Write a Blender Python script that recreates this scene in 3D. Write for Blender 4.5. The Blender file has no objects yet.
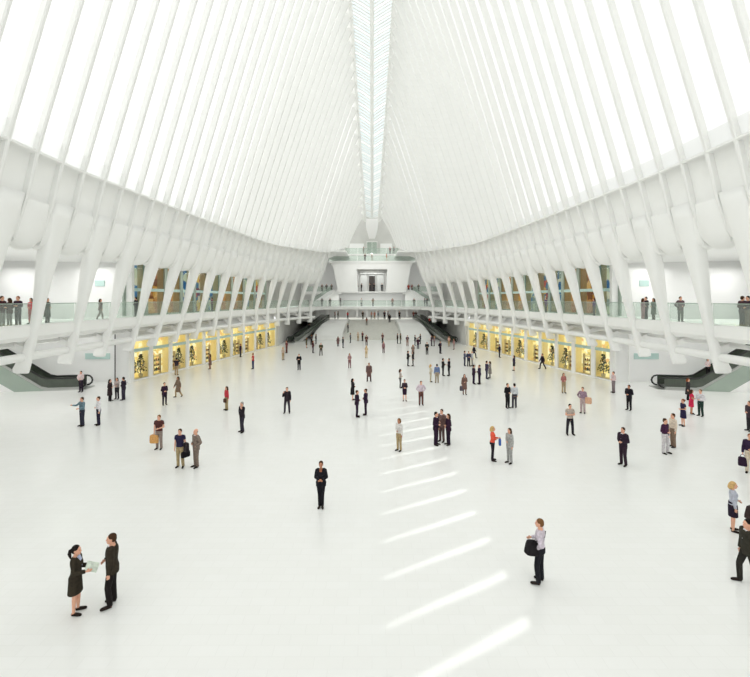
import bpy, bmesh, math, random
from mathutils import Vector, Matrix
from bisect import bisect_right
random.seed(7)
scene = bpy.context.scene
C = scene.collection
PI = math.pi
F_PX, CXP, HZ, CAMZ = 430.0, 372.0, 299.0, 7.8      # calibrated: focal length, vanishing point, horizon, eye height

# ------------------------------------------------------------------ curves
def curve(pts):
    xs = [p[0] for p in pts]; ys = [p[1] for p in pts]; n = len(xs)
    m = []
    for i in range(n):
        if i == 0: m.append((ys[1]-ys[0])/(xs[1]-xs[0]))
        elif i == n-1: m.append((ys[-1]-ys[-2])/(xs[-1]-xs[-2]))
        else:
            a = (ys[i]-ys[i-1])/(xs[i]-xs[i-1]); b = (ys[i+1]-ys[i])/(xs[i+1]-xs[i])
            m.append(0 if a*b <= 0 else 2*a*b/(a+b))
    def f(x):
        if x <= xs[0]: return ys[0]+m[0]*(x-xs[0])
        if x >= xs[-1]: return ys[-1]+m[-1]*(x-xs[-1])
        i = bisect_right(xs, x)-1
        h = xs[i+1]-xs[i]; t = (x-xs[i])/h
        return ((1+2*t)*(1-t)**2*ys[i] + t*(1-t)**2*h*m[i] + t*t*(3-2*t)*ys[i+1] + t*t*(t-1)*h*m[i+1])
    return f
def lerp(a, b, t): return a+(b-a)*t

R = curve([(-10,19.2),(5,19.5),(14.65,19.8),(25.9,20.0),(33.4,19.9),(40.9,19.6),(48.4,18.9),(55.9,18.07),(63.4,16.8),(70.9,15.25),(74.65,14.3),(78.4,12.94),(82.15,11.46),(90,8.8)])
S = curve([(-10,17.3),(5,17.6),(15,17.8),(26,17.9),(30,17.65),(44,16.5),(60,14.9),(72,11.9),(82,8.4),(90,6.3),(98,5.1)])
SZ = curve([(-10,15.7),(15,15.7),(60,15.75),(72,16.2),(82,16.7),(90,18.2),(98,19.8)])
K = curve([(-10,4.1),(30,3.85),(45,3.5),(60,3.07),(72,2.72),(82,2.2),(90,1.86),(98,1.5)])
KZ = curve([(-10,60),(30,60),(45,56.5),(60,50.5),(72,44.4),(82,36.4),(90,31.0),(98,25.8)])
F = curve([(-10,22.7),(40.4,22.7),(42.9,22.1),(45.6,21.4),(48.4,20.8),(51.3,20.1),(54.4,19.5),(57.6,18.85),(60.9,18.2),(64.3,17.5),(67.8,16.7),(71.4,16.0)])
def B(d): return R(d)+0.40                                # balcony edge, just behind the legs
def U(d): return max(F(d)+.5, B(d)+2.2)                      # upper shop fronts
def P(d, z):                                              # inner edge of the leaning shell
    k = (z-6.5)/(SZ(d)-6.5)
    if z < 6.5: k *= max(0.0, min(1.0, 1-(d-45)/20))       # the far feet stand nearly upright
    return lerp(R(d), S(d), k)
def RD(d): return lerp(.34, .78, max(0, min(1, (d-26)/28)))   # ribs grow deeper toward the far end
RIB0, STEP = 6.2125, 1.875
RIBS = [RIB0+STEP*i for i in range(49)]                   # rib planes
def roof(d, t):                                           # rib axis from spring line (t=0) to ridge (t=1)
    x = lerp(S(d), K(d), t) + 0.5*math.sin(PI*t)*0.5; z = lerp(SZ(d), KZ(d), t)
    return x, z

# ------------------------------------------------------------------ materials
MATS = {}
def mat(name, col, rough=0.5, metal=0.0, spec=0.5, build=None):
    if name in MATS: return MATS[name]
    m = bpy.data.materials.new(name); m.use_nodes = True
    nt = m.node_tree; b = nt.nodes['Principled BSDF']
    b.inputs['Base Color'].default_value = (*col, 1); b.inputs['Roughness'].default_value = rough
    b.inputs['Metallic'].default_value = metal; b.inputs['Specular IOR Level'].default_value = spec
    if build: build(nt, b, col)
    MATS[name] = m; return m
def noise_col(scale, amount):
    def f(nt, b, col):
        tc = nt.nodes.new('ShaderNodeTexCoord'); n = nt.nodes.new('ShaderNodeTexNoise'); r = nt.nodes.new('ShaderNodeValToRGB')
        n.inputs['Scale'].default_value = scale; n.inputs['Detail'].default_value = 3
        nt.links.new(tc.outputs['Object'], n.inputs['Vector']); nt.links.new(n.outputs['Fac'], r.inputs['Fac'])
        r.color_ramp.elements[0].color = (*[max(0, c*(1-amount)) for c in col], 1); r.color_ramp.elements[1].color = (*[min(1, c*(1+amount)) for c in col], 1)
        r.color_ramp.elements[0].position = .3; r.color_ramp.elements[1].position = .7
        nt.links.new(r.outputs['Color'], b.inputs['Base Color'])
    return f
def cloth(col):
    key = 'cloth_%02x%02x%02x' % tuple(int(c*255) for c in col)
    return mat(key, col, .85, 0, .2, noise_col(14, .22))
def srgb(r, g, b):
    f = lambda c: (c/255/12.92) if c/255 <= .04045 else ((c/255+.055)/1.055)**2.4
    return (f(r), f(g), f(b))
WHITE = mat('white_paint', (.92,.925,.90), .45, 0, .35, noise_col(.6, .012))
SHELL = mat('shell_paint', (.92,.925,.90), .5, 0, .3, noise_col(.5, .012))
RIBM = mat('rib_paint', (.865,.87,.845), .45, 0, .35, noise_col(.5, .012))
WALLM = mat('wall_plaster', (.91,.915,.90), .6, 0, .2, noise_col(.8, .012))
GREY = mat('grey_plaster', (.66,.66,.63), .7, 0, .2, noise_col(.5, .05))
STONE = mat('stair_stone', (.80,.80,.75), .5, 0, .3, noise_col(2, .05))
def floor_nodes(nt, b, col):
    tc = nt.nodes.new('ShaderNodeTexCoord'); n = nt.nodes.new('ShaderNodeTexNoise'); n.inputs['Scale'].default_value = .35; n.inputs['Detail'].default_value = 6
    r = nt.nodes.new('ShaderNodeValToRGB'); r.color_ramp.elements[0].color = (.885,.89,.87,1); r.color_ramp.elements[1].color = (.92,.925,.905,1)
    br = nt.nodes.new('ShaderNodeTexBrick'); br.inputs['Scale'].default_value = .8; br.inputs['Mortar Size'].default_value = .006; br.offset = .5
    br.inputs['Color1'].default_value = (1,1,1,1); br.inputs['Color2'].default_value = (.985,.985,.98,1); br.inputs['Mortar'].default_value = (.95,.95,.945,1)
    mx = nt.nodes.new('ShaderNodeMix'); mx.data_type = 'RGBA'; mx.blend_type = 'MULTIPLY'; mx.inputs[0].default_value = 1
    L = nt.links
    L.new(tc.outputs['Object'], n.inputs['Vector']); L.new(tc.outputs['Object'], br.inputs['Vector']); L.new(n.outputs['Fac'], r.inputs['Fac'])
    L.new(r.outputs['Color'], mx.inputs[6]); L.new(br.outputs['Color'], mx.inputs[7]); L.new(mx.outputs[2], b.inputs['Base Color'])
FLOORM = mat('marble_floor', (.87,.88,.85), .23, 0, .45, floor_nodes)
def shader_mat(name, fn):
    m = bpy.data.materials.new(name); m.use_nodes = True; nt = m.node_tree; nt.nodes.clear()
    o = nt.nodes.new('ShaderNodeOutputMaterial'); nt.links.new(fn(nt), o.inputs['Surface']); MATS[name] = m; return m
def clear_glass(name, tint, gloss=.06, diff=0.0):
    def fn(nt):
        t = nt.nodes.new('ShaderNodeBsdfTransparent'); t.inputs['Color'].default_value = (*tint, 1)
        g = nt.nodes.new('ShaderNodeBsdfGlossy'); g.inputs['Roughness'].default_value = .03
        x = nt.nodes.new('ShaderNodeMixShader'); x.inputs[0].default_value = gloss
        nt.links.new(t.outputs[0], x.inputs[1]); nt.links.new(g.outputs[0], x.inputs[2])
        if diff:
            d = nt.nodes.new('ShaderNodeBsdfDiffuse'); d.inputs['Color'].default_value = (.74,.79,.75,1)
            y = nt.nodes.new('ShaderNodeMixShader'); y.inputs[0].default_value = diff
            nt.links.new(x.outputs[0], y.inputs[1]); nt.links.new(d.outputs[0], y.inputs[2]); return y.outputs[0]
        return x.outputs[0]
    return shader_mat(name, fn)
def frosted(name, tint, dif=.12):
    def fn(nt):
        t = nt.nodes.new('ShaderNodeBsdfTranslucent'); t.inputs['Color'].default_value = (*tint, 1)
        g = nt.nodes.new('ShaderNodeBsdfDiffuse'); g.inputs['Color'].default_value = (.9,.9,.9,1)
        x = nt.nodes.new('ShaderNodeMixShader'); x.inputs[0].default_value = dif
        nt.links.new(t.outputs[0], x.inputs[1]); nt.links.new(g.outputs[0], x.inputs[2]); return x.outputs[0]
    return shader_mat(name, fn)
RAILG = clear_glass('balustrade_glass', (.88,.93,.895), .05, .12)
SHOPG = clear_glass('shop_glass', (.97,.99,.97), .04)
SKYG = clear_glass('skylight_clear_glass', (.97,.99,1.0), .04)
FROST = frosted('frosted_roof_glass', (.99,.99,.99))
FROSTB = frosted('frosted_skylight_glass', (.70,.78,.80))
FROSTS = frosted('frosted_sill_glass', (.84,.85,.84), .3)
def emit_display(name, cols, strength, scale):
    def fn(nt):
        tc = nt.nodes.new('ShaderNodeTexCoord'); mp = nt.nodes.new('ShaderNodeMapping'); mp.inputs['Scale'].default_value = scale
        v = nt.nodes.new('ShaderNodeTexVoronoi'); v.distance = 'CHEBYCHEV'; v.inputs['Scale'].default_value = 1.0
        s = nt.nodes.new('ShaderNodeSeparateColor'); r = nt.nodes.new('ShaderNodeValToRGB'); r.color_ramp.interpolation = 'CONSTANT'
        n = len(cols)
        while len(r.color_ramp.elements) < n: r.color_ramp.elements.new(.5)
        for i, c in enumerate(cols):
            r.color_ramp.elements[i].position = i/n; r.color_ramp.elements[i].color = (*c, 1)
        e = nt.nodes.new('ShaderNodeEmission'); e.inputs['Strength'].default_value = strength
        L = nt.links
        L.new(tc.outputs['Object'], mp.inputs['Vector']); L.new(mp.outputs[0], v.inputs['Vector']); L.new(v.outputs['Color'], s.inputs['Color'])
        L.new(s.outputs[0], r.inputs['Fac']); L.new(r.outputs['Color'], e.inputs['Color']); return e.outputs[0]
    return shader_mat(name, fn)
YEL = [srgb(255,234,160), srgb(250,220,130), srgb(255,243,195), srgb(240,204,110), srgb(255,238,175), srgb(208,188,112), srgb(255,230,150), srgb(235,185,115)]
CREAM = mat('warm_cream_lining', srgb(250,236,190), .6, 0, .2, noise_col(2, .04))
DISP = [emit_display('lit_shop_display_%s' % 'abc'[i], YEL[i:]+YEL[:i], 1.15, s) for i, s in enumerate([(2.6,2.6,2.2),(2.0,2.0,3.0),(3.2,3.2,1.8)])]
UCOL = {'orange': [srgb(200,150,70), srgb(170,110,55), srgb(215,175,110), srgb(120,75,50), srgb(190,140,80)],
        'blue': [srgb(60,120,160), srgb(190,200,170), srgb(40,95,140), srgb(205,205,180), srgb(120,140,130)],
        'mixed': [srgb(110,60,80), srgb(215,180,90), srgb(60,110,140), srgb(175,80,65), srgb(195,190,160)]}
UDISP = {k: emit_display('upper_shop_display_'+k, v, .75, (1.4,1.4,1.1)) for k, v in UCOL.items()}
TEAL = mat('pale_teal_sign', srgb(190,216,210), .5, 0, .3, noise_col(2, .03))
BLACK = mat('black_rubber', (.015,.017,.015), .45, 0, .4, noise_col(8, .2))
DGLASS = mat('dark_green_glass', (.07,.085,.065), .2, 0, .5, noise_col(1.5, .15))
GCLAD = mat('green_glass_cladding', srgb(160,174,162), .25, 0, .5, noise_col(1, .05))
STEEL = mat('brushed_steel', (.45,.46,.44), .35, .8, .5, noise_col(30, .1))
DARKM = mat('dark_bronze', (.06,.05,.045), .5, 0, .3, noise_col(6, .15))
LEAF = mat('dark_leaf', srgb(52,72,44), .7, 0, .2, noise_col(9, .5))
BARK = mat('brown_bark', srgb(80,58,40), .9, 0, .1, noise_col(9, .3))
POTM = mat('cream_pot', srgb(205,190,150), .6, 0, .3, noise_col(5, .05))

# ------------------------------------------------------------------ mesh helpers
def tag(o, label=None, cat=None, group=None, kind=None):
    if label: o['label'] = label
    if cat: o['category'] = cat
    if group: o['group'] = group
    if kind: o['kind'] = kind
    return o
def obj(name, bm, m, parent=None, smooth=False, loc=None):
    me = bpy.data.meshes.new(name)
    if not isinstance(bm, bpy.types.Mesh):
        bmesh.ops.recalc_face_normals(bm, faces=bm.faces[:])
        if smooth:
            for f in bm.faces: f.smooth = True
        bm.to_mesh(me); bm.free()
    else: me = bm
    if m is not None and not me.materials: me.materials.append(m)
    o = bpy.data.objects.new(name, me); C.objects.link(o)
    if parent: o.parent = parent
    if loc: o.location = loc
    return o
def struct(name, bm, m, label=None, cat=None, smooth=False):
    o = obj(name, bm, m, None, smooth); return tag(o, label, cat, None, 'structure')
def empty(name, loc=(0,0,0), rz=0, label=None, cat=None, group=None):
    o = bpy.data.objects.new(name, None); C.objects.link(o); o.location = loc; o.rotation_euler = (0,0,rz); o.empty_display_size = .2
    return tag(o, label, cat, group)
def nb(): return bmesh.new()
def quad(bm, *vs):
    return bm.faces.new([bm.verts.new(v) for v in vs])
def box(bm, x0, x1, y0, y1, z0, z1):
    v = [bm.verts.new((x, y, z)) for z in (z0, z1) for y in (y0, y1) for x in (x0, x1)]
    for f in ((0,1,3,2),(4,6,7,5),(0,4,5,1),(2,3,7,6),(0,2,6,4),(1,5,7,3)): bm.faces.new([v[i] for i in f])
def hexa(bm, p):                         # 8 points: bottom quad, top quad (same order)
    v = [bm.verts.new(q) for q in p]
    for f in ((0,3,2,1),(4,5,6,7),(0,1,5,4),(1,2,6,5),(2,3,7,6),(3,0,4,7)): bm.faces.new([v[i] for i in f])
def rings(bm, rs, cap=True, closed=False):
    V = [[bm.verts.new(p) for p in r] for r in rs]; n = len(V[0]); m = len(V)
    for i in range(m-1 if not closed else m):
        a, b = V[i], V[(i+1) % m]
        for j in range(n): bm.faces.new((a[j], a[(j+1) % n], b[(j+1) % n], b[j]))
    if cap and not closed: bm.faces.new(V[0][::-1]); bm.faces.new(V[-1])
def tube(bm, pts, rad, seg=10, cap=True, flat=None):
    pts = [Vector(p) for p in pts]; n = len(pts)
    if not isinstance(rad, list): rad = [rad]*n
    rs = []; up = None
    for i, p in enumerate(pts):
        t = (pts[min(i+1, n-1)]-pts[max(i-1, 0)]).normalized()
        if up is None:
            up = Vector((0,0,1)) if abs(t.z) < .9 else Vector((0,1,0))
        a = t.cross(up)
        if a.length < 1e-5: a = t.orthogonal()
        a.normalize(); b = a.cross(t).normalized(); up = b
        r = rad[i]; ra, rb = (r if isinstance(r, tuple) else (r, r))
        rs.append([p + a*ra*math.cos(2*PI*k/seg) + b*rb*math.sin(2*PI*k/seg) for k in range(seg)])
    rings(bm, rs, cap)
def ellip(bm, c, r, seg=14, rows=9, rot=None):
    c = Vector(c); rs = []
    for i in range(rows):
        a = -PI/2 + PI*(i+.5)/rows
        ring = []
        for k in range(seg):
            v = Vector((r[0]*math.cos(a)*math.cos(2*PI*k/seg), r[1]*math.cos(a)*math.sin(2*PI*k/seg), r[2]*math.sin(a)))
            if rot: v = rot @ v
            ring.append(c+v)
        rs.append(ring)
    rings(bm, rs)
def prism(bm, poly, z0, z1):
    a = [bm.verts.new((x, y, z0)) for x, y in poly]; b = [bm.verts.new((x, y, z1)) for x, y in poly]; n = len(poly)
    bm.faces.new(a[::-1]); bm.faces.new(b)
    for i in range(n): bm.faces.new((a[i], a[(i+1) % n], b[(i+1) % n], b[i]))
def sweep_x(bm, prof, ds, closed_prof=True):            # prof(d) -> list of (x,z); swept along y
    rings(bm, [[(x, d, z) for x, z in prof(d)] for d in ds])
def frange(a, b, n): return [a+(b-a)*i/n for i in range(n+1)]
ORD = ['first','second','third','fourth','fifth','sixth','seventh','eighth','ninth','tenth','eleventh','twelfth','thirteenth','fourteenth','fifteenth','sixteenth','seventeenth','eighteenth','nineteenth','twentieth']
TENS = {20:'twenty', 30:'thirty', 40:'forty', 50:'fifty', 60:'sixty', 70:'seventy'}
TENTH = {30:'thirtieth', 40:'fortieth', 50:'fiftieth', 60:'sixtieth', 70:'seventieth'}
def ordw(i):                                             # 0-based
    n = i+1
    if n <= 20: return ORD[i]
    if n % 10 == 0: return TENTH[n]
    return TENS[n//10*10]+'-'+ORD[n % 10-1]
SIDE = {-1: 'left', 1: 'right'}

# ------------------------------------------------------------------ camera, world, sun
cam = bpy.data.cameras.new('camera'); co = bpy.data.objects.new('camera', cam); C.objects.link(co)
co.location = (0, 0, CAMZ); co.rotation_euler = (PI/2, 0, 0)
cam.sensor_width = 36; cam.lens = 36*F_PX/750; cam.shift_x = 3/750; cam.shift_y = -(338.5-HZ)/750; cam.clip_end = 500
scene.camera = co
w = bpy.data.worlds.new('sky'); scene.world = w; w.use_nodes = True
nt = w.node_tree; bg = nt.nodes['Background']
tc = nt.nodes.new('ShaderNodeTexCoord'); sp = nt.nodes.new('ShaderNodeSeparateXYZ'); mr = nt.nodes.new('ShaderNodeMapRange')
mr.inputs['From Min'].default_value = -1; mr.inputs['From Max'].default_value = 1; mr.inputs['To Min'].default_value = 1.47; mr.inputs['To Max'].default_value = .99
nt.links.new(tc.outputs['Generated'], sp.inputs[0]); nt.links.new(sp.outputs['X'], mr.inputs['Value']); nt.links.new(mr.outputs[0], bg.inputs['Strength'])
bg.inputs['Color'].default_value = (.99, 1.0, .98, 1)
def light(name, kind, loc, energy, rot=(0,0,0), **kw):
    l = bpy.data.lights.new(name, kind); l.energy = energy
    for k, v in kw.items(): setattr(l, k, v)
    o = bpy.data.objects.new(name, l); C.objects.link(o); o.location = loc; o.rotation_euler = rot; return o
light('sun', 'SUN', (-6, 20, 90), 1.1, (0, -math.atan(.0683), 0), angle=math.radians(.25), color=(1, .99, .95))
scene.view_settings.view_transform = 'Standard'; scene.view_settings.look = 'None'

# ------------------------------------------------------------------ floor
bm = nb(); quad(bm, (-46.5,-6,0), (46.5,-6,0), (46.5,105,0), (-46.5,105,0))
struct('floor', bm, FLOORM, 'wide polished white marble floor of the great hall', 'floor')

# ------------------------------------------------------------------ shell walls, ribs, panes
ZBOT = 10.4
for s in (-1, 1):
    bm = nb()
    bays = [(RIBS[i], RIBS[i+1]) for i in range(len(RIBS)-1)]
    for bi, (d0, d1) in enumerate(bays):
        if d0 > 83: zlow = None
        else: zlow = ZBOT
        NU = 8
        def row(zf, rec, bulge=0.0):
            out = []
            for k in range(NU+1):
                u = k/NU; d = lerp(d0, d1, u); c = 1-(2*u-1)**2
                z = zf(d, c) if callable(zf) else zf
                out.append((s*(P(d, z)+rec-bulge*c), d, z))
            return out
        if zlow is not None:
            rows = [row(lambda d, c: 10.75+.45*(1-c), 1.2),
                    row(lambda d, c: 10.55+.45*(1-c), .75),
                    row(lambda d, c: 10.6+.42*(1-c), .5, .12),
                    row(lambda d, c: 10.9+.3*(1-c), .3, .2),
                    row(11.6, .18, .16), row(12.4, .18, .12), row(13.15, .2, .08), row(13.3, .24, .02), row(13.34, .32),
                    row(14.5, .32), row(lambda d, c: SZ(d)-.12, .30), row(lambda d, c: SZ(d)-.1, .0), row(lambda d, c: SZ(d)+.05, .0), row(lambda d, c: SZ(d)+.07, .30)]
        else:
            rows = [row(lambda d, c: SZ(d)-1.2, .6), row(lambda d, c: SZ(d)-.12, .4), row(lambda d, c: SZ(d)-.1, 0), row(lambda d, c: SZ(d)+.05, .0), row(lambda d, c: SZ(d)+.07, .30)]
        V = [[bm.verts.new(p) for p in r] for r in rows]
        for a, b in zip(V[:-1], V[1:]):
            for k in range(NU): bm.faces.new((a[k], a[k+1], b[k+1], b[k])).smooth = True
    struct('wall_'+SIDE[s], bm, SHELL, 'white scalloped shell wall leaning in along the %s side above the balcony' % SIDE[s], 'wall')
wn = 0
ribn = {-1: 0, 1: 0}
for s in (-1, 1):
    for i, d in enumerate(RIBS):
        # ---- rib
        bm = nb(); rs = []
        def sec(x, z, t, p, nx, nz):      # rectangle section with softened inner edge; normal (nx,nz) points outward
            h = t/2; e = min(.06, t*.25)
            pts = [(0+e, -h), (0, -h+e), (0, h-e), (0+e, h), (p, h), (p, -h)]
            return [(s*(x+a*nx), d+b, z+a*nz) for a, b in pts]
        if d < 83.5:
            for z, q, th in ((10.9,.20,.08),(11.6,.12,.12),(12.5,.04,.16),(13.3,-.04,.2),(14.5,-.06,.25)):
                rs.append(sec(P(d, z)+q+.04, z, th, .5, 1, 0))
        for k in range(0, 25):
            t = k/24; x, z = roof(d, t)
            g = 1.0
            if t > .84:                                   # ribs flare as they reach the crown beam
                g = 1+ ((t-.84)/.16)**2*1.4
            x1, z1 = roof(d, min(1, t+.01)); x0, z0 = roof(d, max(0, t-.01))
            n = Vector((z1-z0, x0-x1)).normalized()
            rs.append(sec(x-.10*(g-1), z-.35*(g-1), .26, RD(d)+.10+.55*(g-1), n.x, n.y))
        rings(bm, rs)
        vis = d > 14
        if vis: idx = ribn[s]; ribn[s] += 1
        o = obj('roof_rib', bm, RIBM)
        lab = 'slender white roof rib of the %s vault, %s counted from the near end' % (SIDE[s], ordw(idx)) if vis else 'slender white roof rib of the %s vault overhead beside the viewer, %s from the viewpoint' % (SIDE[s], ordw(i))
        tag(o, lab, 'rib', 'roof ribs of the %s vault' % SIDE[s])
        # ---- frosted pane between this rib and the next
        if i < len(RIBS)-1:
            d1 = RIBS[i+1]; bm = nb(); V = []
            for k in range(0, 21):
                t = k/20
                r = []
                for dd in (d+.1, d1-.1):
                    x, z = roof(dd, t); r.append(bm.verts.new((s*(x+RD(dd)), dd, z+.05)))
                V.append(r)
            for a, b in zip(V[:-1], V[1:]): bm.faces.new((a[0], a[1], b[1], b[0]))
            wn += 1
            struct('window_%d' % wn, bm, FROST, 'tall frosted white roof glazing strip of the %s vault, %s bay' % (SIDE[s], ordw(i)), 'window')
            bm = nb(); r = []
            for t in (0.0, .022):
                r.append([(s*(roof(dd, t)[0]+RD(dd)-.06), dd, roof(dd, t)[1]+.04) for dd in (d+.1, d1-.1)])
            quad(bm, r[0][0], r[0][1], r[1][1], r[1][0])
            struct('trim_%d' % (100+wn), bm, FROSTS, 'pale sill panel under the %s glazing strip of the %s vault' % (ordw(i), SIDE[s]), 'trim')
# crown beams beside the skylight
for s in (-1, 1):
    bm = nb()
    ds = frange(-14, 97.5, 60)
    rings(bm, [[(s*(K(d)-.25), d, KZ(d)-.9), (s*(K(d)+.25), d, KZ(d)-.75), (s*(K(d)+.75), d, KZ(d)-.1), (s*(K(d)+.6), d, KZ(d)+.5), (s*(K(d)-.2), d, KZ(d)+.3)] for d in ds])
    struct('trim_%d' % (1 if s < 0 else 2), bm, WHITE, 'white crown beam along the %s edge of the skylight' % SIDE[s], 'beam')
# skylight: chevron panes, frosted with clear slots
sk = 0
CH = -.60
for s in (-1, 1):
    fro = nb(); clr = nb(); bars = nb()
    n = 0
    y = 9.045-1.78*11
    while y < 97:
        def strip(b, ya, yb, dz=0.0, ta=0.0, tb=0.0):
            xs = frange(0.02, 1, 4); V = []
            for u in xs:
                r = []
                for yy in (ya+ta*u, yb+tb*u):
                    yk = min(max(yy, -11), 97.4); X = u*K(yk)
                    yk2 = min(max(yy+CH*X, -14), 97.5)
                    r.append(b.verts.new((s*X, yk2, KZ(yk2)+.15*(1-u*u)+dz)))
                V.append(r)
            for p, q in zip(V[:-1], V[1:]): b.faces.new((p[0], p[1], q[1], q[0]))
        f = nb(); strip(f, y, y+1.33, 0, 0, .30)
        wn += 1; struct('window_%d' % wn, f, FROSTB, 'bluish frosted chevron pane of the ridge skylight, %s on its %s half' % (ordw(n), SIDE[s]), 'window')
        f = nb(); strip(f, y+1.33, y+1.78, 0, .30, 0)
        wn += 1; struct('window_%d' % wn, f, SKYG if s < 0 else FROST, 'narrow chevron glass slot of the ridge skylight, %s on its %s half' % (ordw(n), SIDE[s]), 'window')
        for yy in (y, y+.45, y+.90, y+1.33):
            xs = frange(.02, 1, 4); pts = []
            for u in xs:
                X = u*K(min(yy, 97)); y2 = min(yy+CH*X, 97.4); pts.append((s*X, y2, KZ(y2)+.15*(1-u*u)-.12))
            tube(bars, pts, (.06, .12), 4)
        y += 1.78; n += 1
    fro.free(); clr.free()
    struct('trim_%d' % (2+(1 if s < 0 else 2)), bars, WHITE, 'slanted white glazing bars across the %s half of the skylight' % SIDE[s], 'glazing bars')
bm = nb(); tube(bm, [(0, d, KZ(d)-.05) for d in frange(-8, 97, 50)], (.30, .12), 8)
struct('trim_5', bm, WHITE, 'thin white spine running down the middle of the skylight', 'beam')
# vault over and behind the viewer, out of frame
bm = nb()
for s in (-1, 1):
    for y0, y1 in ((-14, 7.2),):
        quad(bm, (s*(S(0)-.2), y0, 15.6), (s*(S(0)-.2), y1, 15.6), (s*K(0), y1, 60), (s*K(0), y0, 60))
        quad(bm, (s*27.5, y0, 11), (s*27.5, y1, 11), (s*(S(0)-.2), y1, 15.6), (s*(S(0)-.2), y0, 15.6))
struct('ceiling', bm, WHITE, 'frosted white vault over the viewpoint', 'ceiling')

# ------------------------------------------------------------------ legs
LEGD = [25.9+3.75*i for i in range(-4, 16)]
TZ = [13.45,12.6,11.5,10.4,9.2,7.8,6.5,5.4,4.6,4.0,3.6,3.4,3.32]
TT = [1.66,1.60,1.42,1.15,.82,.60,.50,.46,.46,.46,.44,.36,.2]
TP = [.45,.60,.78,.86,.78,.60,.50,.50,.62,.82,.95,.9,.7]
legi = {-1: 0, 1: 0}
for s in (-1, 1):
    for d in LEGD:
        bm = nb(); rs = []
        for z, t, p in zip(TZ, TT, TP):
            x0 = P(d, z)-.02; q = []
            for k in range(18):
                a = 2*PI*k/18; ca, sa = math.cos(a), math.sin(a)
                ex = .62
                cx_ = math.copysign(abs(ca)**ex, ca); sy_ = math.copysign(abs(sa)**ex, sa)
                q.append((s*(x0+p/2+cx_*p/2), d+sy_*t/2, z))
            rs.append(q)
        rings(bm, rs)
        root = empty('leaning_leg', (0, 0, 0))
        vis = d > 21
        if vis: i = legi[s]; legi[s] += 1
        tag(root, ('white leaning leg of the %s shell, %s from the near end' % (SIDE[s], ordw(i))) if vis else 'white leaning leg of the %s shell beside the viewer, %.0f paces ahead' % (SIDE[s], d), 'leg', 'leaning shell legs along the %s balcony' % SIDE[s])
        obj('shaft', bm, SHELL, root, True)
        bm = nb(); x0 = P(d, 4.8)+.3; x1 = F(d)+.1 if d > 40 else B(d)+2.2
        x1 = max(x1, x0+.8)
        hexa(bm, [(s*x0, d-.14, 4.45), (s*x1, d-.14, 5.15), (s*x1, d+.14, 5.15), (s*x0, d+.14, 4.45),
                  (s*x0, d-.14, 4.85), (s*x1, d-.14, 5.6), (s*x1, d+.14, 5.6), (s*x0, d+.14, 4.85)])
        obj('bracket', bm, WHITE, root)
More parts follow.
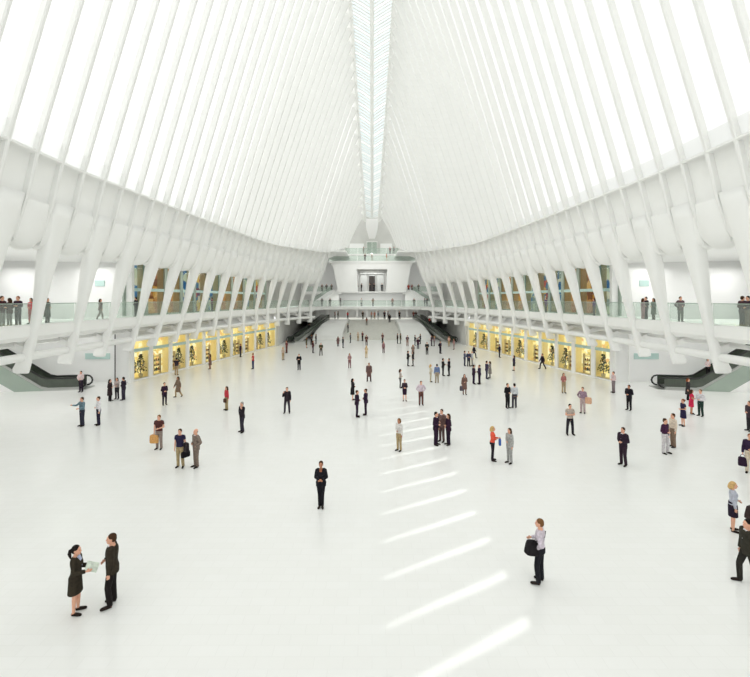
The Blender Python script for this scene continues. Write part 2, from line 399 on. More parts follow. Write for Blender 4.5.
# ring beams, fascias, balcony floors
n = 10
for s in (-1, 1):
    ds = frange(10, 84, 60)
    bm = nb(); tube(bm, [(s*min(P(d, 4.3)+.42, F(d)-.4), d, 4.3) for d in ds], .25, 10); n += 1
    struct('trim_%d' % n, bm, WHITE, 'round white ring beam tying the feet of the %s legs' % SIDE[s], 'beam', True)
    bm = nb(); rings(bm, [[(s*(B(d)+1.0), d, 4.95), (s*(B(d)+1.25), d, 4.85), (s*(B(d)+1.4), d, 5.0), (s*(B(d)+1.1), d, 5.15)] for d in ds]); n += 1
    struct('trim_%d' % n, bm, WHITE, 'flat white second beam under the %s balcony' % SIDE[s], 'beam')
    bm = nb(); rings(bm, [[(s*(B(d)-.02), d, 6.22), (s*(B(d)+.2), d, 6.22), (s*(B(d)+.55), d, 5.35), (s*(B(d)+.3), d, 5.3), (s*(B(d)+.02), d, 5.55)] for d in ds]); n += 1
    struct('trim_%d' % n, bm, WHITE, 'white fascia along the edge of the %s balcony' % SIDE[s], 'fascia')
    bm = nb()
    def slabx(d): return 24.4 if d < 40.4 else max(U(d)+.4, 15.8)
    dd = [-6, 10, 20, 30, 40.39, 40.41]+frange(42, 88, 23)
    rings(bm, [[(s*(B(d)+.1), d, 5.6), (s*(B(d)+.1), d, 6.2), (s*slabx(d), d, 6.2), (s*slabx(d), d, 5.6)] for d in dd])
    struct('balcony_floor', bm, WHITE, 'white balcony floor slab along the %s side' % SIDE[s], 'balcony')
    # balcony soffit (ceiling) at z 11
    bm = nb(); dd = frange(-6, 40, 20)+[40.79, 40.81]+frange(42, 84, 20)
    rings(bm, [[(s*(P(d, 10.6)+.9), d, 11.1), (s*(P(d, 10.6)+.9), d, 11.5), (s*(46.5 if d < 40.8 else U(d)+1), d, 12.0), (s*(46.5 if d < 40.8 else U(d)+1), d, 11.6)] for d in dd])
    struct('ceiling_balcony_'+SIDE[s], bm, WALLM, 'pale soffit over the %s balcony' % SIDE[s], 'ceiling')
    # back and return walls by the escalator
    bm = nb(); box(bm, *sorted((s*46, s*46.5)), -6, 40.8, 0, 11.2)
    struct('wall_recess_'+SIDE[s], bm, WALLM, 'white side wall closing the %s alcove' % SIDE[s], 'wall')
    bm = nb(); box(bm, *sorted((s*22.55, s*46)), 40.4, 40.8, 0, 11.8)
    struct('wall_return_'+SIDE[s], bm, WALLM, 'white return wall facing the viewer beside the %s shops' % SIDE[s], 'wall')
    bm = nb(); box(bm, *sorted((s*24.4, s*46)), -6, 34.2, 5.6, 6.2)
    struct('floor_alcove_'+SIDE[s], bm, WHITE, 'white upper floor of the %s alcove' % SIDE[s], 'floor')
    # wall running past the far escalators
    bm = nb()
    for (xa, ya), (xb, yb) in (((15.6,71.4),(15.9,78)), ((15.9,78),(15.9,105))):
        hexa(bm, [(s*xa, ya, 0), (s*xb, yb, 0), (s*(xb+.4), yb, 0), (s*(xa+.4), ya, 0), (s*xa, ya, 5.7), (s*xb, yb, 5.7), (s*(xb+.4), yb, 5.7), (s*(xa+.4), ya, 5.7)])
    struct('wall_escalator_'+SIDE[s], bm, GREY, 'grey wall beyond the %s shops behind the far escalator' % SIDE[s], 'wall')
    bm = nb()
    for (xa, ya), (xb, yb) in (((U(71.4)+.1,71.4),(17.2,78)), ((17.2,78),(17.2,105))):
        hexa(bm, [(s*xa, ya, 6.2), (s*xb, yb, 6.2), (s*(xb+.4), yb, 6.2), (s*(xa+.4), ya, 6.2), (s*xa, ya, 17), (s*xb, yb, 17), (s*(xb+.4), yb, 17), (s*(xa+.4), ya, 17)])
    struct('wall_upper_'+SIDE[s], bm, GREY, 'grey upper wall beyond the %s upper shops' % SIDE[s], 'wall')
    bm = nb(); hexa(bm, [(s*5.0, 83.3, 16.9), (s*18, 83.3, 16.9), (s*18, 105, 16.9), (s*5.0, 105, 16.9), (s*5.0, 83.3, 17.2), (s*18, 83.3, 17.2), (s*18, 105, 17.2), (s*5.0, 105, 17.2)])
    struct('ceiling_end_'+SIDE[s], bm, WALLM, 'pale ceiling above the %s end stairs' % SIDE[s], 'ceiling')

# ------------------------------------------------------------------ balustrades
def glass_rail(pts, z, h, label, cat='balustrade', group=None, name='glass_balustrade', zs=None):
    root = empty(name, (0,0,0)); tag(root, label, cat, group)
    zs = zs or [z]*len(pts)
    bm = nb(); rings(bm, [[(x-.012, y, zz), (x+.012, y+.0, zz), (x+.012, y, zz+h), (x-.012, y, zz+h)] if abs(pts[-1][0]-pts[0][0]) < abs(pts[-1][1]-pts[0][1]) else [(x, y-.012, zz), (x, y+.012, zz), (x, y+.012, zz+h), (x, y-.012, zz+h)] for (x, y), zz in zip(pts, zs)])
    obj('glass_panel', bm, RAILG, root)
    bm = nb(); tube(bm, [(x, y, zz+h+.02) for (x, y), zz in zip(pts, zs)], .03, 6); obj('handrail', bm, GCLAD, root)
    bm = nb(); tube(bm, [(x, y, zz+.04) for (x, y), zz in zip(pts, zs)], .05, 4); obj('base_channel', bm, WHITE, root)
    return root
for s in (-1, 1):
    for i in range(len(LEGD)-1):
        a, b = LEGD[i]+.05, LEGD[i+1]-.05
        if b < 17: continue
        k = i-2
        glass_rail([(s*(B(d)+.12), d) for d in frange(a, b, 4)], 6.2, 1.3, 'pale green balustrade glass on the %s balcony, %s from near' % (SIDE[s], ordw(k+0)), group='glass panels of the %s balcony' % SIDE[s])

# ------------------------------------------------------------------ shops
SD = [40.4,42.9,45.6,48.4,51.3,54.4,57.6,60.9,64.3,67.8,71.4]
def shop(s, i, fx, z0, ztop, lower):
    d0, d1 = SD[i], SD[i+1]
    a = Vector((s*fx(d0), d0, 0)); b = Vector((s*fx(d1), d1, 0)); t = (b-a).normalized(); L = (b-a).length
    nrm = Vector((s*abs(t.y), s*(-t.x) if False else 0, 0)); nrm = Vector((t.y, -t.x, 0)); nrm *= (1 if nrm.x*s > 0 else -1)     # outward, into the shop
    which = '%s from the near end on the %s' % (ordw(i), SIDE[s])
    lab = ('bright yellow ground floor shop window, ' if lower else 'upper balcony shop window seen between the legs, ')+which
    root = empty('shop_window', a+Vector((0,0,z0)), 0, lab, 'shop window', ('ground floor' if lower else 'balcony')+' shop windows on the %s' % SIDE[s])
    M = lambda u, v, z: tuple(t*u + nrm*v + Vector((0,0,z)))
    def blk(bm, u0, u1, v0, v1, za, zb): hexa(bm, [M(u0,v0,za), M(u1,v0,za), M(u1,v1,za), M(u0,v1,za), M(u0,v0,zb), M(u1,v0,zb), M(u1,v1,zb), M(u0,v1,zb)])
    H = ztop-z0; pw = .26
    bm = nb(); blk(bm, -pw, pw, -.10, .07, 0, H)
    if i == 9: blk(bm, L-pw, L+pw, -.10, .07, 0, H)
    blk(bm, pw, L-pw, -.02, .25, 0, .12); obj('frame', bm, WHITE if lower else GCLAD, root)
    bm = nb(); blk(bm, pw, L-pw, .04, .06, .12, H-.03); obj('glass', bm, SHOPG, root)
    zb = 2.75 if lower else 2.35
    bm = nb(); blk(bm, pw, L-pw, -.06, .03, zb, zb+.30); obj('sign_band', bm, TEAL, root)
    bm = nb(); blk(bm, .0, L, .95, 1.0, 0, H)
    obj('display_wall', bm, DISP[i % 3] if lower else UDISP[['blue','orange','orange','blue','mixed','blue','orange','orange','blue','mixed'][i]], root)
    bm = nb(); blk(bm, 0, L, .1, .95, .0, .12); blk(bm, 0, L, .1, .95, H-.06, H+.05); blk(bm, -.02, .02, .1, .95, 0, H); blk(bm, L-.02, L+.02, .1, .95, 0, H)
    obj('display_box', bm, CREAM if lower else POTM, root)
    return a, t, nrm, L
def dup(root, loc, rz, label, group=None):
    r = root.copy(); C.objects.link(r); r.location = loc; r.rotation_euler = (0,0,rz); r['label'] = label
    if group: r['group'] = group
    for ch in list(root.children):
        c = ch.copy(); C.objects.link(c); c.parent = r
        for g in ch.children:
            q = g.copy(); C.objects.link(q); q.parent = c
    return r
def make_tree():
    r = empty('display_tree', (0,0,0), 0, 'x', 'tree'); rnd = random.Random(3)
    bm = nb(); rings(bm, [[(q*math.cos(a*PI/6), q*math.sin(a*PI/6), z) for a in range(12)] for q, z in ((.16,0),(.22,.32),(.2,.34),(.2,.30))]); obj('pot', bm, POTM, r)
    bm = nb(); tube(bm, [(0,0,.25),(.02,0,.8),(0,.02,1.6),(0,0,2.1)], [.04,.035,.025,.01], 6); obj('trunk', bm, BARK, r)
    bm = nb()
    for k in range(240):
        z = rnd.uniform(.55, 2.25); rr = .56*(1-(z-.55)/1.85)+.05; a = rnd.uniform(0, 2*PI); q = rr*math.sqrt(rnd.random())
        c = Vector((q*math.cos(a), q*math.sin(a), z)); u = Vector((rnd.uniform(-1,1), rnd.uniform(-1,1), rnd.uniform(-.6,.6))).normalized()*.11; v = u.cross(Vector((rnd.uniform(-1,1), rnd.uniform(-1,1), 1))).normalized()*.06
        quad(bm, c-u, c+v, c+u, c-v)
    obj('foliage', bm, LEAF, r); return r
def make_shelf():
    r = empty('display_shelf', (0,0,0), 0, 'x', 'shelf'); rnd = random.Random(5)
    bm = nb()
    for x in (-.5, .5): box(bm, x-.02, x+.02, -.15, .15, 0, 2.0)
    for z in (.3, .8, 1.3, 1.8): box(bm, -.5, .5, -.15, .15, z-.02, z+.02)
    obj('shelf_rack', bm, POTM, r)
    cs = [srgb(120,90,50), srgb(70,85,60), srgb(170,120,60), srgb(90,60,45), srgb(200,160,90)]
    for j, z in enumerate((.3, .8, 1.3)):
        for k in range(3):
            bm = nb(); x = -.3+.3*k; w_ = rnd.uniform(.07, .11); h = rnd.uniform(.16, .32)
            rings(bm, [[(x+w_*f*math.cos(a*PI/4), w_*f*math.sin(a*PI/4), z+.02+h*q) for a in range(8)] for f, q in ((.8,0),(1,.15),(1,.7),(.5,.9),(.45,1))])
            obj('merchandise', bm, cloth(cs[(j*3+k) % 5]), r)
    return r
tree0, shelf0 = make_tree(), make_shelf(); used = {'t': False, 's': False}
def place_display(kind, loc, rz, label, group):
    src = tree0 if kind == 't' else shelf0
    if not used[kind]:
        used[kind] = True; src.location = loc; src.rotation_euler = (0,0,rz); src['label'] = label; src['group'] = group; return
    dup(src, loc, rz, label, group)
CONT = ['tt','s','st','t','s','tt','ts','s','st','t']
for s in (-1, 1):
    for i in range(10):
        a, t, nrm, L = shop(s, i, F, 0, 3.9, True)
        for j, kd in enumerate(CONT[i]):
            u = L*(.5 if len(CONT[i]) == 1 else (.3+.42*j))
            p = a + t*u + nrm*.52 + Vector((0,0,.12)); rz = math.atan2(t.y, t.x)
            wh = '%s ground floor shop window, %s' % (ordw(i), SIDE[s])
            if len(CONT[i]) == 2 and CONT[i][0] == CONT[i][1]: wh = ('nearer' if j == 0 else 'farther')+' half of '+wh
            place_display(kd, p, rz, ('dark display tree in ' if kd == 't' else 'shelf of goods in ')+wh, 'shop window displays')
        shop(s, i, U, 6.2, 11.75, False)
    bm = nb()
    rings(bm, [[(s*(F(d)-.02), d, 3.85), (s*(F(d)+1.7), d, 3.85), (s*(F(d)+1.7), d, 5.65), (s*(F(d)+.6), d, 5.65)] for d in [40.83]+SD[1:]])
    struct('wall_shopfront_'+SIDE[s], bm, WALLM, 'white bulkhead above the %s ground floor shop windows' % SIDE[s], 'wall')
    # signs on the return wall, dark slim pole
    bm = nb(); box(bm, *sorted((s*24.6, s*26.9)), 40.33, 40.4, 2.15, 2.7)
    tag(obj('wall_sign', bm, TEAL), 'pale teal sign panel low on the white wall above the %s escalator' % SIDE[s], 'sign')
    bm = nb(); box(bm, *sorted((s*25.1, s*26.0)), 40.33, 40.4, 9.0, 9.55)
    tag(obj('wall_sign', bm, TEAL), 'small pale teal sign high on the balcony wall at the %s' % SIDE[s], 'sign')
    bm = nb(); tube(bm, [(s*23.9, 40.0, 0), (s*23.9, 40.0, 5.6)], .05 if s < 0 else .09, 8)
    tag(obj('slim_pole', bm, DARKM if s < 0 else WHITE), '%s pole standing on the floor by the %s return wall' % ('thin dark' if s < 0 else 'thin white', SIDE[s]), 'pole')
    bm = nb(); ring = lambda r, z: [(s*21.3+r*math.cos(a*PI/10), 23.6+r*math.sin(a*PI/10), z) for a in range(20)]
    rings(bm, [ring(.42, 0), ring(.42, .1), ring(.33, .14), ring(.33, 3.6), ring(.45, 4.0)])
    tag(obj('support_column', bm, WHITE, None, True), 'round white column under the balcony at the near %s edge' % SIDE[s], 'column')

# ------------------------------------------------------------------ escalators
def escalator(name, p0, p1, rise, label, wid=1.5, clad=True, fl=1.5, spandrel=False):
    p0 = Vector((*p0, 0)) if len(p0) == 2 else Vector(p0); p1 = Vector((*p1, p0.z)) if len(p1) == 2 else Vector(p1)
    Lh = (Vector((p1.x, p1.y, 0))-Vector((p0.x, p0.y, 0))).length
    ang = math.atan2(p1.y-p0.y, p1.x-p0.x)
    root = empty(name, p0, ang, label, 'escalator')
    prof = [(-fl, 0), (0, 0), (.5, .12), (Lh-.5, rise-.12), (Lh, rise), (Lh+fl, rise)]
    h = wid/2
    bm = nb(); n = int(rise/.2)
    for k in range(n):
        x0 = .3+(Lh-.6)*k/n; x1 = .3+(Lh-.6)*(k+1)/n; z = rise*(k+.7)/n
        box(bm, x0, x1+.02, -h+.2, h-.2, max(.02, z-.45), z+.06)
    obj('steps', bm, STEEL, root)
    bm = nb(); box(bm, -fl-.6, .3, -h-.1, h+.1, .0, .05); obj('landing_plate', bm, STEEL, root)
    bm = nb(); box(bm, Lh-.3, Lh+fl, -h+.2, h-.2, rise-.05, rise+.04); obj('landing_plate', bm, STEEL, root)
    for sd in (-1, 1):
        y = sd*(h-.1)
        bm = nb(); rr = []
        for (x, z) in prof: rr.append([(x, y-.03, z+.1), (x, y+.03, z+.1), (x, y+.03, z+.98), (x, y-.03, z+.98)])
        rings(bm, rr); bal = obj('balustrade', bm, DGLASS, root)
        bm = nb(); pts = []
        for k in range(7):
            a = -PI/2+ -PI*k/6; pts.append((-fl-.05+.42*math.cos(a), y, .58+.42*math.sin(a)))
        pts += [(x, y, z+1.0) for x, z in prof[1:]]
        tube(bm, pts, .075, 8); obj('handrail', bm, BLACK, bal)
        bm = nb(); rr = []
        for (x, z) in prof: rr.append([(x, y-.09, z-.0 if x <= 0 else z-.35), (x, y+.09, z if x <= 0 else z-.35), (x, y+.09, z+.24), (x, y-.09, z+.24)])
        rings(bm, rr); obj('skirt', bm, STEEL, bal)
    if clad:
        xz = .5+(1.5-.12)/(rise-.24)*(Lh-1); cprof = [prof[1], prof[2], (xz, 1.5), prof[3], prof[4]]
        for sd in (-1, 1):
            y = sd*(h+.02)
            bm = nb(); rr = []
            for (x, z) in cprof: rr.append([(x, y-.03, max(0, z-1.5)), (x, y+.03, max(0, z-1.5)), (x, y+.03, z+.02), (x, y-.03, z+.02)])
            rings(bm, rr); obj('side_cladding', bm, GCLAD, root)
        bm = nb(); rr = []
        for (x, z) in prof[1:5]: rr.append([(x, -h, max(0, z-1.5)), (x, h, max(0, z-1.5)), (x, h, max(.01, z-1.4)), (x, -h, max(.01, z-1.4))])
        rings(bm, rr); obj('underside', bm, WHITE, root)
    if spandrel:
        near = [sd for sd in (-1, 1) if (math.sin(ang+PI/2*sd)) < 0][0]      # the side toward the hall's near end
        y = near*(h-.02)
        bm = nb(); rr = []
        for (x, z) in cprof[2:]: rr.append([(x, y-.06, 0), (x, y+.06, 0), (x, y+.06, max(.02, z-1.45)), (x, y-.06, max(.02, z-1.45))])
        rings(bm, rr); obj('spandrel_wall', bm, WALLM, root)
    return root
for s in (-1, 1):
    escalator('escalator', (s*27.7, 37.3), (s*37.2, 35.6), 6.2, 'dark handrailed escalator climbing sideways out of the hall at the near %s' % SIDE[s], fl=2.4, spandrel=True)
    escalator('escalator', (s*14.0, 78.2), (s*10.2, 91.2), 3.4, 'dark escalator beside the far stairs on the %s' % SIDE[s], clad=False)

# ------------------------------------------------------------------ far end
bm = nb()
NST = 20
for k in range(NST):
    y0 = 82+.5*k; hw0 = lerp(5.7, 4.8, k/NST); box(bm, -hw0, hw0, y0, 92.02, .17*k, .17*(k+1))
st = obj('grand_stair', bm, STONE); tag(st, 'wide grey stone staircase rising at the far end of the hall', 'stairs')
def flank(s):
    bm = nb(); rs = []
    for y, z in ((82.0,.05),(82.6,.75),(83.6,1.45),(85,2.15),(87,2.85),(89.5,3.3),(92,3.5)):
        xin = lerp(5.75, 4.85, (y-82)/10); xout = lerp(11.6, 8.9, (y-82)/10)
        rs.append([(s*xin, y, 0), (s*xout, y, 0), (s*xout, y, max(.05, z-.25)), (s*(xout-.3), y, z), (s*(xin+.2), y, z), (s*xin, y, z)])
    rings(bm, rs); return bm
for s in (-1, 1):
    tag(obj('stair_flank', flank(s), WHITE), 'smooth white sloping block between the far stairs and the %s escalator' % SIDE[s], 'stair flank')
bm = nb(); box(bm, -15.8, 15.8, 92, 105, 3.0, 3.4)
struct('floor_landing', bm, STONE, 'stone landing at the head of the far stairs', 'floor')
bm = nb(); box(bm, -18, 18, 104.6, 105, 0, 17)
struct('wall_back', bm, WALLM, 'pale back wall behind the far landings', 'wall')
for k in range(12):
    x = -13.2+2.4*k
    bm = nb(); box(bm, x-.25, x+.25, 103.2, 103.7, 3.4, 5.7); box(bm, x-.32, x+.32, 103.1, 103.8, 3.4, 3.6)
    tag(obj('square_pillar', bm, WALLM), 'pale square pillar at the back of the far landing, %s from the left' % ordw(k), 'pillar', 'pillars behind the far stairs')
# far balcony
bm = nb(); pts = [(-13.2, 86.6)]+[(x, 88.6-1.4*abs(x/13)**2) for x in frange(-12.4, 12.4, 12)]+[(13.2, 86.6), (16.0, 90), (16, 104.6), (-16, 104.6), (-16, 90)]
prism(bm, pts, 5.65, 6.2)
struct('balcony_floor_end', bm, WHITE, 'white balcony slab across the far end above the stairs', 'balcony')
xs = frange(-12.2, 12.2, 8)
for k in range(8):
    glass_rail([(x, 88.75-1.4*abs(x/13)**2) for x in frange(xs[k]+.04, xs[k+1]-.04, 2)], 6.2, 1.25, 'greenish glass balustrade panel of the far balcony, %s from the left' % ordw(k), group='glass panels of the far balcony')
# white prow box
bm = nb()
def prow(y, g): return [(-7.3*g, y, 9.3), (7.3*g, y, 9.3), (8.3*g, y, 14.7), (8.75*g, y, 15.2), (8.75*g, y, 15.7), (-8.75*g, y, 15.7), (-8.75*g, y, 15.2), (-8.3*g, y, 14.7)]
V = []
for y, hole in ((92, True), (96.5, True), (96.6, False), (104, False)):
    outer = [bm.verts.new(p) for p in prow(y, 1)]; V.append(outer)
for a, b in zip(V[:-1], V[1:]):
    for k in range(8): bm.faces.new((a[k], a[(k+1) % 8], b[(k+1) % 8], b[k]))
bm.faces.new(V[-1])
op = [(-3.0, 9.42), (3.0, 9.42), (3.3, 14.2), (-3.3, 14.2)]
fo = [bm.verts.new((x, 92, z)) for x, z in op]; fb = [bm.verts.new((x*.97, 95.2, z)) for x, z in op]
o_ = V[0]
bm.faces.new((o_[0], o_[1], fo[1], fo[0])); bm.faces.new((o_[1], o_[2], fo[2], fo[1])); bm.faces.new((o_[2], o_[3], o_[4], fo[2])); bm.faces.new((o_[4], o_[5], fo[3], fo[2])); bm.faces.new((o_[5], o_[6], o_[7], fo[3])); bm.faces.new((o_[7], o_[0], fo[0], fo[3]))
for k in range(4): bm.faces.new((fo[k], fo[(k+1) % 4], fb[(k+1) % 4], fb[k]))
bm.faces.new(fb)
root = empty('lift_lobby_box', (0,0,0), 0, 'big white trapezoid lift lobby box jutting over the far balcony', 'lift lobby')
obj('shell', bm, WHITE, root)
bm = nb(); box(bm, -2.85, 2.85, 94.9, 95.1, 9.45, 14.0); obj('back_panel', bm, GREY, root)
for k, x in enumerate((-1.8, 0, 1.8)):
    bm = nb(); box(bm, x-.66, x+.66, 94.7, 94.9, 9.45, 12.9); dd_ = obj('lift_door', bm, DARKM if k == 1 else STEEL, root)
    bm = nb(); box(bm, x-.76, x-.66, 94.65, 94.9, 9.45, 13.0); box(bm, x+.66, x+.76, 94.65, 94.9, 9.45, 13.0); box(bm, x-.76, x+.76, 94.65, 94.9, 12.9, 13.05); obj('door_frame', bm, STEEL, dd_)
bm = nb(); box(bm, -2.8, 2.8, 94.5, 94.9, 13.3, 13.5); obj('lintel', bm, STEEL, root)
# mid landings and their stairs beside the box
for s in (-1, 1):
    bm = nb(); box(bm, *sorted((s*7.4, s*15.9)), 96.5, 104.6, 8.9, 9.4)
    struct('floor_landing_'+SIDE[s], bm, WHITE, 'mid level landing beside the white lobby box on the %s' % SIDE[s], 'landing')
    bm = nb()
    A_ = Vector((s*8.2, 97, 0)); B_ = Vector((s*12.6, 91.2, 0)); t = (B_-A_).normalized(); nn = Vector((-t.y, t.x, 0))
    rs = []
    for u, z in ((0, 9.9), (.12, 9.75), (.9, 7.0), (1.0, 6.6)):
        p = A_.lerp(B_, u); rs.append([(p+nn*.9+Vector((0,0,z))), (p-nn*.9+Vector((0,0,z))), (p-nn*.9+Vector((0,0,6.2))), (p+nn*.9+Vector((0,0,6.2)))])
    rings(bm, rs); tag(obj('side_stair', bm, WHITE), 'white sloping stair flank dropping to the far balcony on the %s' % SIDE[s], 'stair flank')
    glass_rail([(s*9.3, 97.0), (s*13.2, 92.2)], 0, 1.0, 'dark green glass rail down the far %s side stair' % SIDE[s], zs=[9.6, 6.6])
    glass_rail([(s*8.9, 96.6), (s*15.6, 96.6)], 9.4, 1.15, 'greenish glass rail of the mid landing on the far %s' % SIDE[s])
    bm = nb(); box(bm, *sorted((s*12.9, s*14.1)), 83.2, 84.0, 5.0, 5.55); box(bm, *sorted((s*13.1, s*13.9)), 83.1, 83.2, 5.1, 5.45)
    tag(obj('dark_opening_box', bm, BLACK), 'black box standing for a dark opening under the far end of the %s balcony' % SIDE[s], 'dark_opening')  # black box added where there is only a dark opening
# upper decks
bm = nb(); box(bm, -9.3, 9.3, 91.6, 99, 15.55, 15.85)
struct('floor_deck', bm, WHITE, 'white deck on top of the lobby box', 'floor')
bm = nb(); box(bm, -9.6, 9.6, 95.6, 99.5, 15.85, 17.75)
struct('floor_terrace', bm, WHITE, 'raised white terrace at the foot of the end gable', 'floor')
for k, (xa, xb) in enumerate(((-9.2,-3.2),(-3.1,3.1),(3.2,9.2))):
    glass_rail([(xa, 91.75), (xb, 91.75)], 15.85, 1.15, 'glass rail on the front edge of the upper deck, %s' % ('left stretch','middle stretch','right stretch')[k])
    glass_rail([(xa, 95.75), (xb, 95.75)], 17.75, 1.3, 'glass rail of the terrace below the gable wall, %s' % ('left stretch','middle stretch','right stretch')[k])
# gable end wall with strip window and door
bm = nb(); quad(bm, (-7, 99.4, 15.5), (7, 99.4, 15.5), (1.6, 99.4, 27.5), (-1.6, 99.4, 27.5)); quad(bm, (-18, 99.5, 17.1), (18, 99.5, 17.1), (18, 99.5, 30), (-18, 99.5, 30))
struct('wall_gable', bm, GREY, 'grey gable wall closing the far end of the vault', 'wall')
bm = nb(); V = [[(-1.5, 97.6, 26.0), (1.5, 97.6, 26.0)], [(-1.25, 98.4, 23.6), (1.25, 98.4, 23.6)], [(-.7, 99.1, 21.7), (.7, 99.1, 21.7)]]
for a, b in zip(V[:-1], V[1:]): quad(bm, a[0], a[1], b[1], b[0])
wn += 1; struct('window_%d' % wn, bm, FROST, 'pale glazed tip of the skylight coming down the gable', 'window')
root = empty('door_1', (0,0,0)); tag(root, 'pale glazed doorway in the middle of the gable wall', 'door', None, 'structure')
bm = nb(); box(bm, -1.2, 1.2, 99.1, 99.38, 17.75, 20.9); obj('door_leaf', bm, RAILG, root)
bm = nb()
for x in (-1.2, -.04, 1.12): box(bm, x, x+.08, 99.02, 99.1, 17.75, 20.9)
box(bm, -1.3, 1.3, 99.0, 99.1, 20.9, 21.05); obj('door_frame', bm, WHITE, root)
for k, (xa, xb) in enumerate(((-5.2,-1.9),(1.9,4.6))):
    bm = nb(); box(bm, xa, xb, 99.2, 99.38, 18.2, 20.6)
    tag(obj('wall_panel', bm, WALLM), 'pale panel on the gable wall to the %s of the glazed doorway' % ('left','right')[k], 'panel')

# ------------------------------------------------------------------ shop lamps and added fill lights
for s in (-1, 1):
    for x, d, e in ((24, 14, 160), (25.5, 28, 220), (36, 24, 240), (26, 36.5, 190), (33, 36, 240)):
        light('alcove_fill', 'AREA', (s*x, d, 10.8), e, (0, 0, 0), shape='RECTANGLE', size=3, size_y=7, color=(1,.995,.98))  # unseen fill light added to brighten the alcove walls
    for x, d, e in ((23.4, 16, 90), (23.4, 30, 90), (30, 26, 330), (38, 22, 240)):
        light('under_floor_fill', 'AREA', (s*x, d, 5.55), e, (0, 0, 0), shape='RECTANGLE', size=2, size_y=7, color=(1,.995,.98))  # added fill below the slab for the lower alcove; no fixture there
    for d in (47, 57, 67):
        light('balcony_fill', 'AREA', (s*(B(d)+.3), d, 11.05), 90, (0, 0, 0), shape='RECTANGLE', size=.8, size_y=8, color=(1,.98,.94))  # added fill tucked behind the shell to lighten the balcony
    for i in range(10):
        d = (SD[i]+SD[i+1])/2
        light('shop_lamp', 'POINT', (s*(F(d)+.5), d, 3.4), 7, color=(1,.85,.55), shadow_soft_size=.1)
light('landing_fill', 'AREA', (0, 97, 5.55), 380, (0,0,0), shape='RECTANGLE', size=22, size_y=8)  # fill light added to lift the landing, not a real fixture
light('far_balcony_fill', 'AREA', (0, 98, 8.85), 330, (0,0,0), shape='RECTANGLE', size=14, size_y=8)  # added fill brightening the space behind the far balcony
for s in (-1, 1): light('end_fill', 'AREA', (s*12, 95, 16.5), 210, (0,0,0), shape='RECTANGLE', size=6, size_y=12)  # added fills for the end bays beside the lobby box
light('deck_fill_spot', 'SPOT', (0, 70, 20), 6500, (math.radians(72),0,0), spot_size=.85, spot_blend=1.0, shadow_soft_size=.6)  # spot in mid-air, added only to brighten the lobby box front
light('lobby_fill', 'AREA', (0, 93.4, 14.1), 50, (0,0,0), shape='RECTANGLE', size=4, size_y=1.6)  # unseen fill added inside the lobby opening
# ------------------------------------------------------------------ people
SKIN = [mat('skin_light', srgb(226,172,145), .6, 0, .3, noise_col(20, .06)), mat('skin_tan', srgb(190,135,105), .6, 0, .3, noise_col(20, .06)), mat('skin_dark', srgb(120,80,58), .6, 0, .3, noise_col(20, .06))]
EYEM = mat('dark_eye', (.02,.015,.012), .2, 0, .5, noise_col(30, .1)); LIPM = mat('lip', srgb(170,95,90), .5, 0, .3, noise_col(30, .08))
def V3(*a): return Vector(a)
# arm pose: (upper arm vector, forearm vector) for the outward side +1;  x outward, -y forward
ARMS = {'down': ((.16,.03,-1), (.04,-.16,-1)), 'back': ((.16,.38,-1), (.02,.05,-1)), 'fore': ((.14,-.38,-1), (.02,-.55,-1)),
        'fold': ((.22,.10,-1), (-.62,-.62,-.12)), 'cross': ((.24,-.05,-1), (-.85,-.45,.12)), 'hip': ((.62,.22,-1), (-.62,-.35,-.62)),
        'phone': ((.30,-.35,-1), (-.22,-.30,1)), 'hold': ((.12,-.12,-1), (-.18,-1,.02)), 'out': ((.55,-.45,-.75), (.55,-.75,-.15)),
        'point': ((.75,-.35,-.65), (.95,-.3,.0)), 'carry': ((.20,.05,-1), (.06,-.04,-1)), 'rest': ((.34,-.02,-1), (-.10,-.85,-.25))}
LEGS = {'stand': (((.02,0,-1), (.015,.03,-1)), ((.05,-.03,-1), (.02,.04,-1))),
        'wide': (((.13,0,-1), (.05,.02,-1)), ((.13,-.02,-1), (.05,.03,-1))),
        'walk': (((.0,-.40,-1), (.0,.02,-1)), ((.0,.22,-1), (.0,.62,-1))),
        'stride': (((.0,-.52,-1), (.0,-.10,-1)), ((.0,.34,-1), (.0,.60,-1))),
        'close': (((-.055,0,-1), (-.015,.03,-1)), ((-.05,-.06,-1), (-.02,.05,-1))),
        'ease': (((.03,.02,-1), (.0,.04,-1)), ((.13,-.16,-1), (.04,.10,-1)))}
def joints(sp):
    fem = sp['sex'] == 'f'; J = {}
    J['lean'] = 0
    hx = .085 if not fem else .082; sx = .175 if not fem else .15
    J['pel'] = V3(0,0,.93)
    dn = 0
    for k, sd in ((0,-1),(1,1)):
        th, sh = LEGS[sp['legs']][k]
        h = V3(sd*hx, 0, .92)
        a = V3(th[0]*sd, th[1], th[2]).normalized(); b = V3(sh[0]*sd, sh[1], sh[2]).normalized()
        kn = h+a*.43; an = kn+b*.41
        J['hip%d' % k], J['kn%d' % k], J['an%d' % k] = h, kn, an
    low = min(J['an0'].z, J['an1'].z); off = .08-low
    J['rear_up'] = {}
    for k in (0,1):
        for n in ('hip','kn','an'): J['%s%d' % (n, k)].z += off
    J['off'] = off
    for k, sd in ((0,-1),(1,1)):
        u, f = ARMS[sp['arms'][k]]
        s0 = V3(sd*sx, .0, 1.405+off)
        u = V3(u[0]*sd, u[1], u[2]).normalized(); f = V3(f[0]*sd, f[1], f[2]).normalized()
        e = s0+u*.285; w_ = e+f*.25
        J['sh%d' % k], J['el%d' % k], J['wr%d' % k], J['fd%d' % k], J['ud%d' % k] = s0, e, w_, f, u
    return J
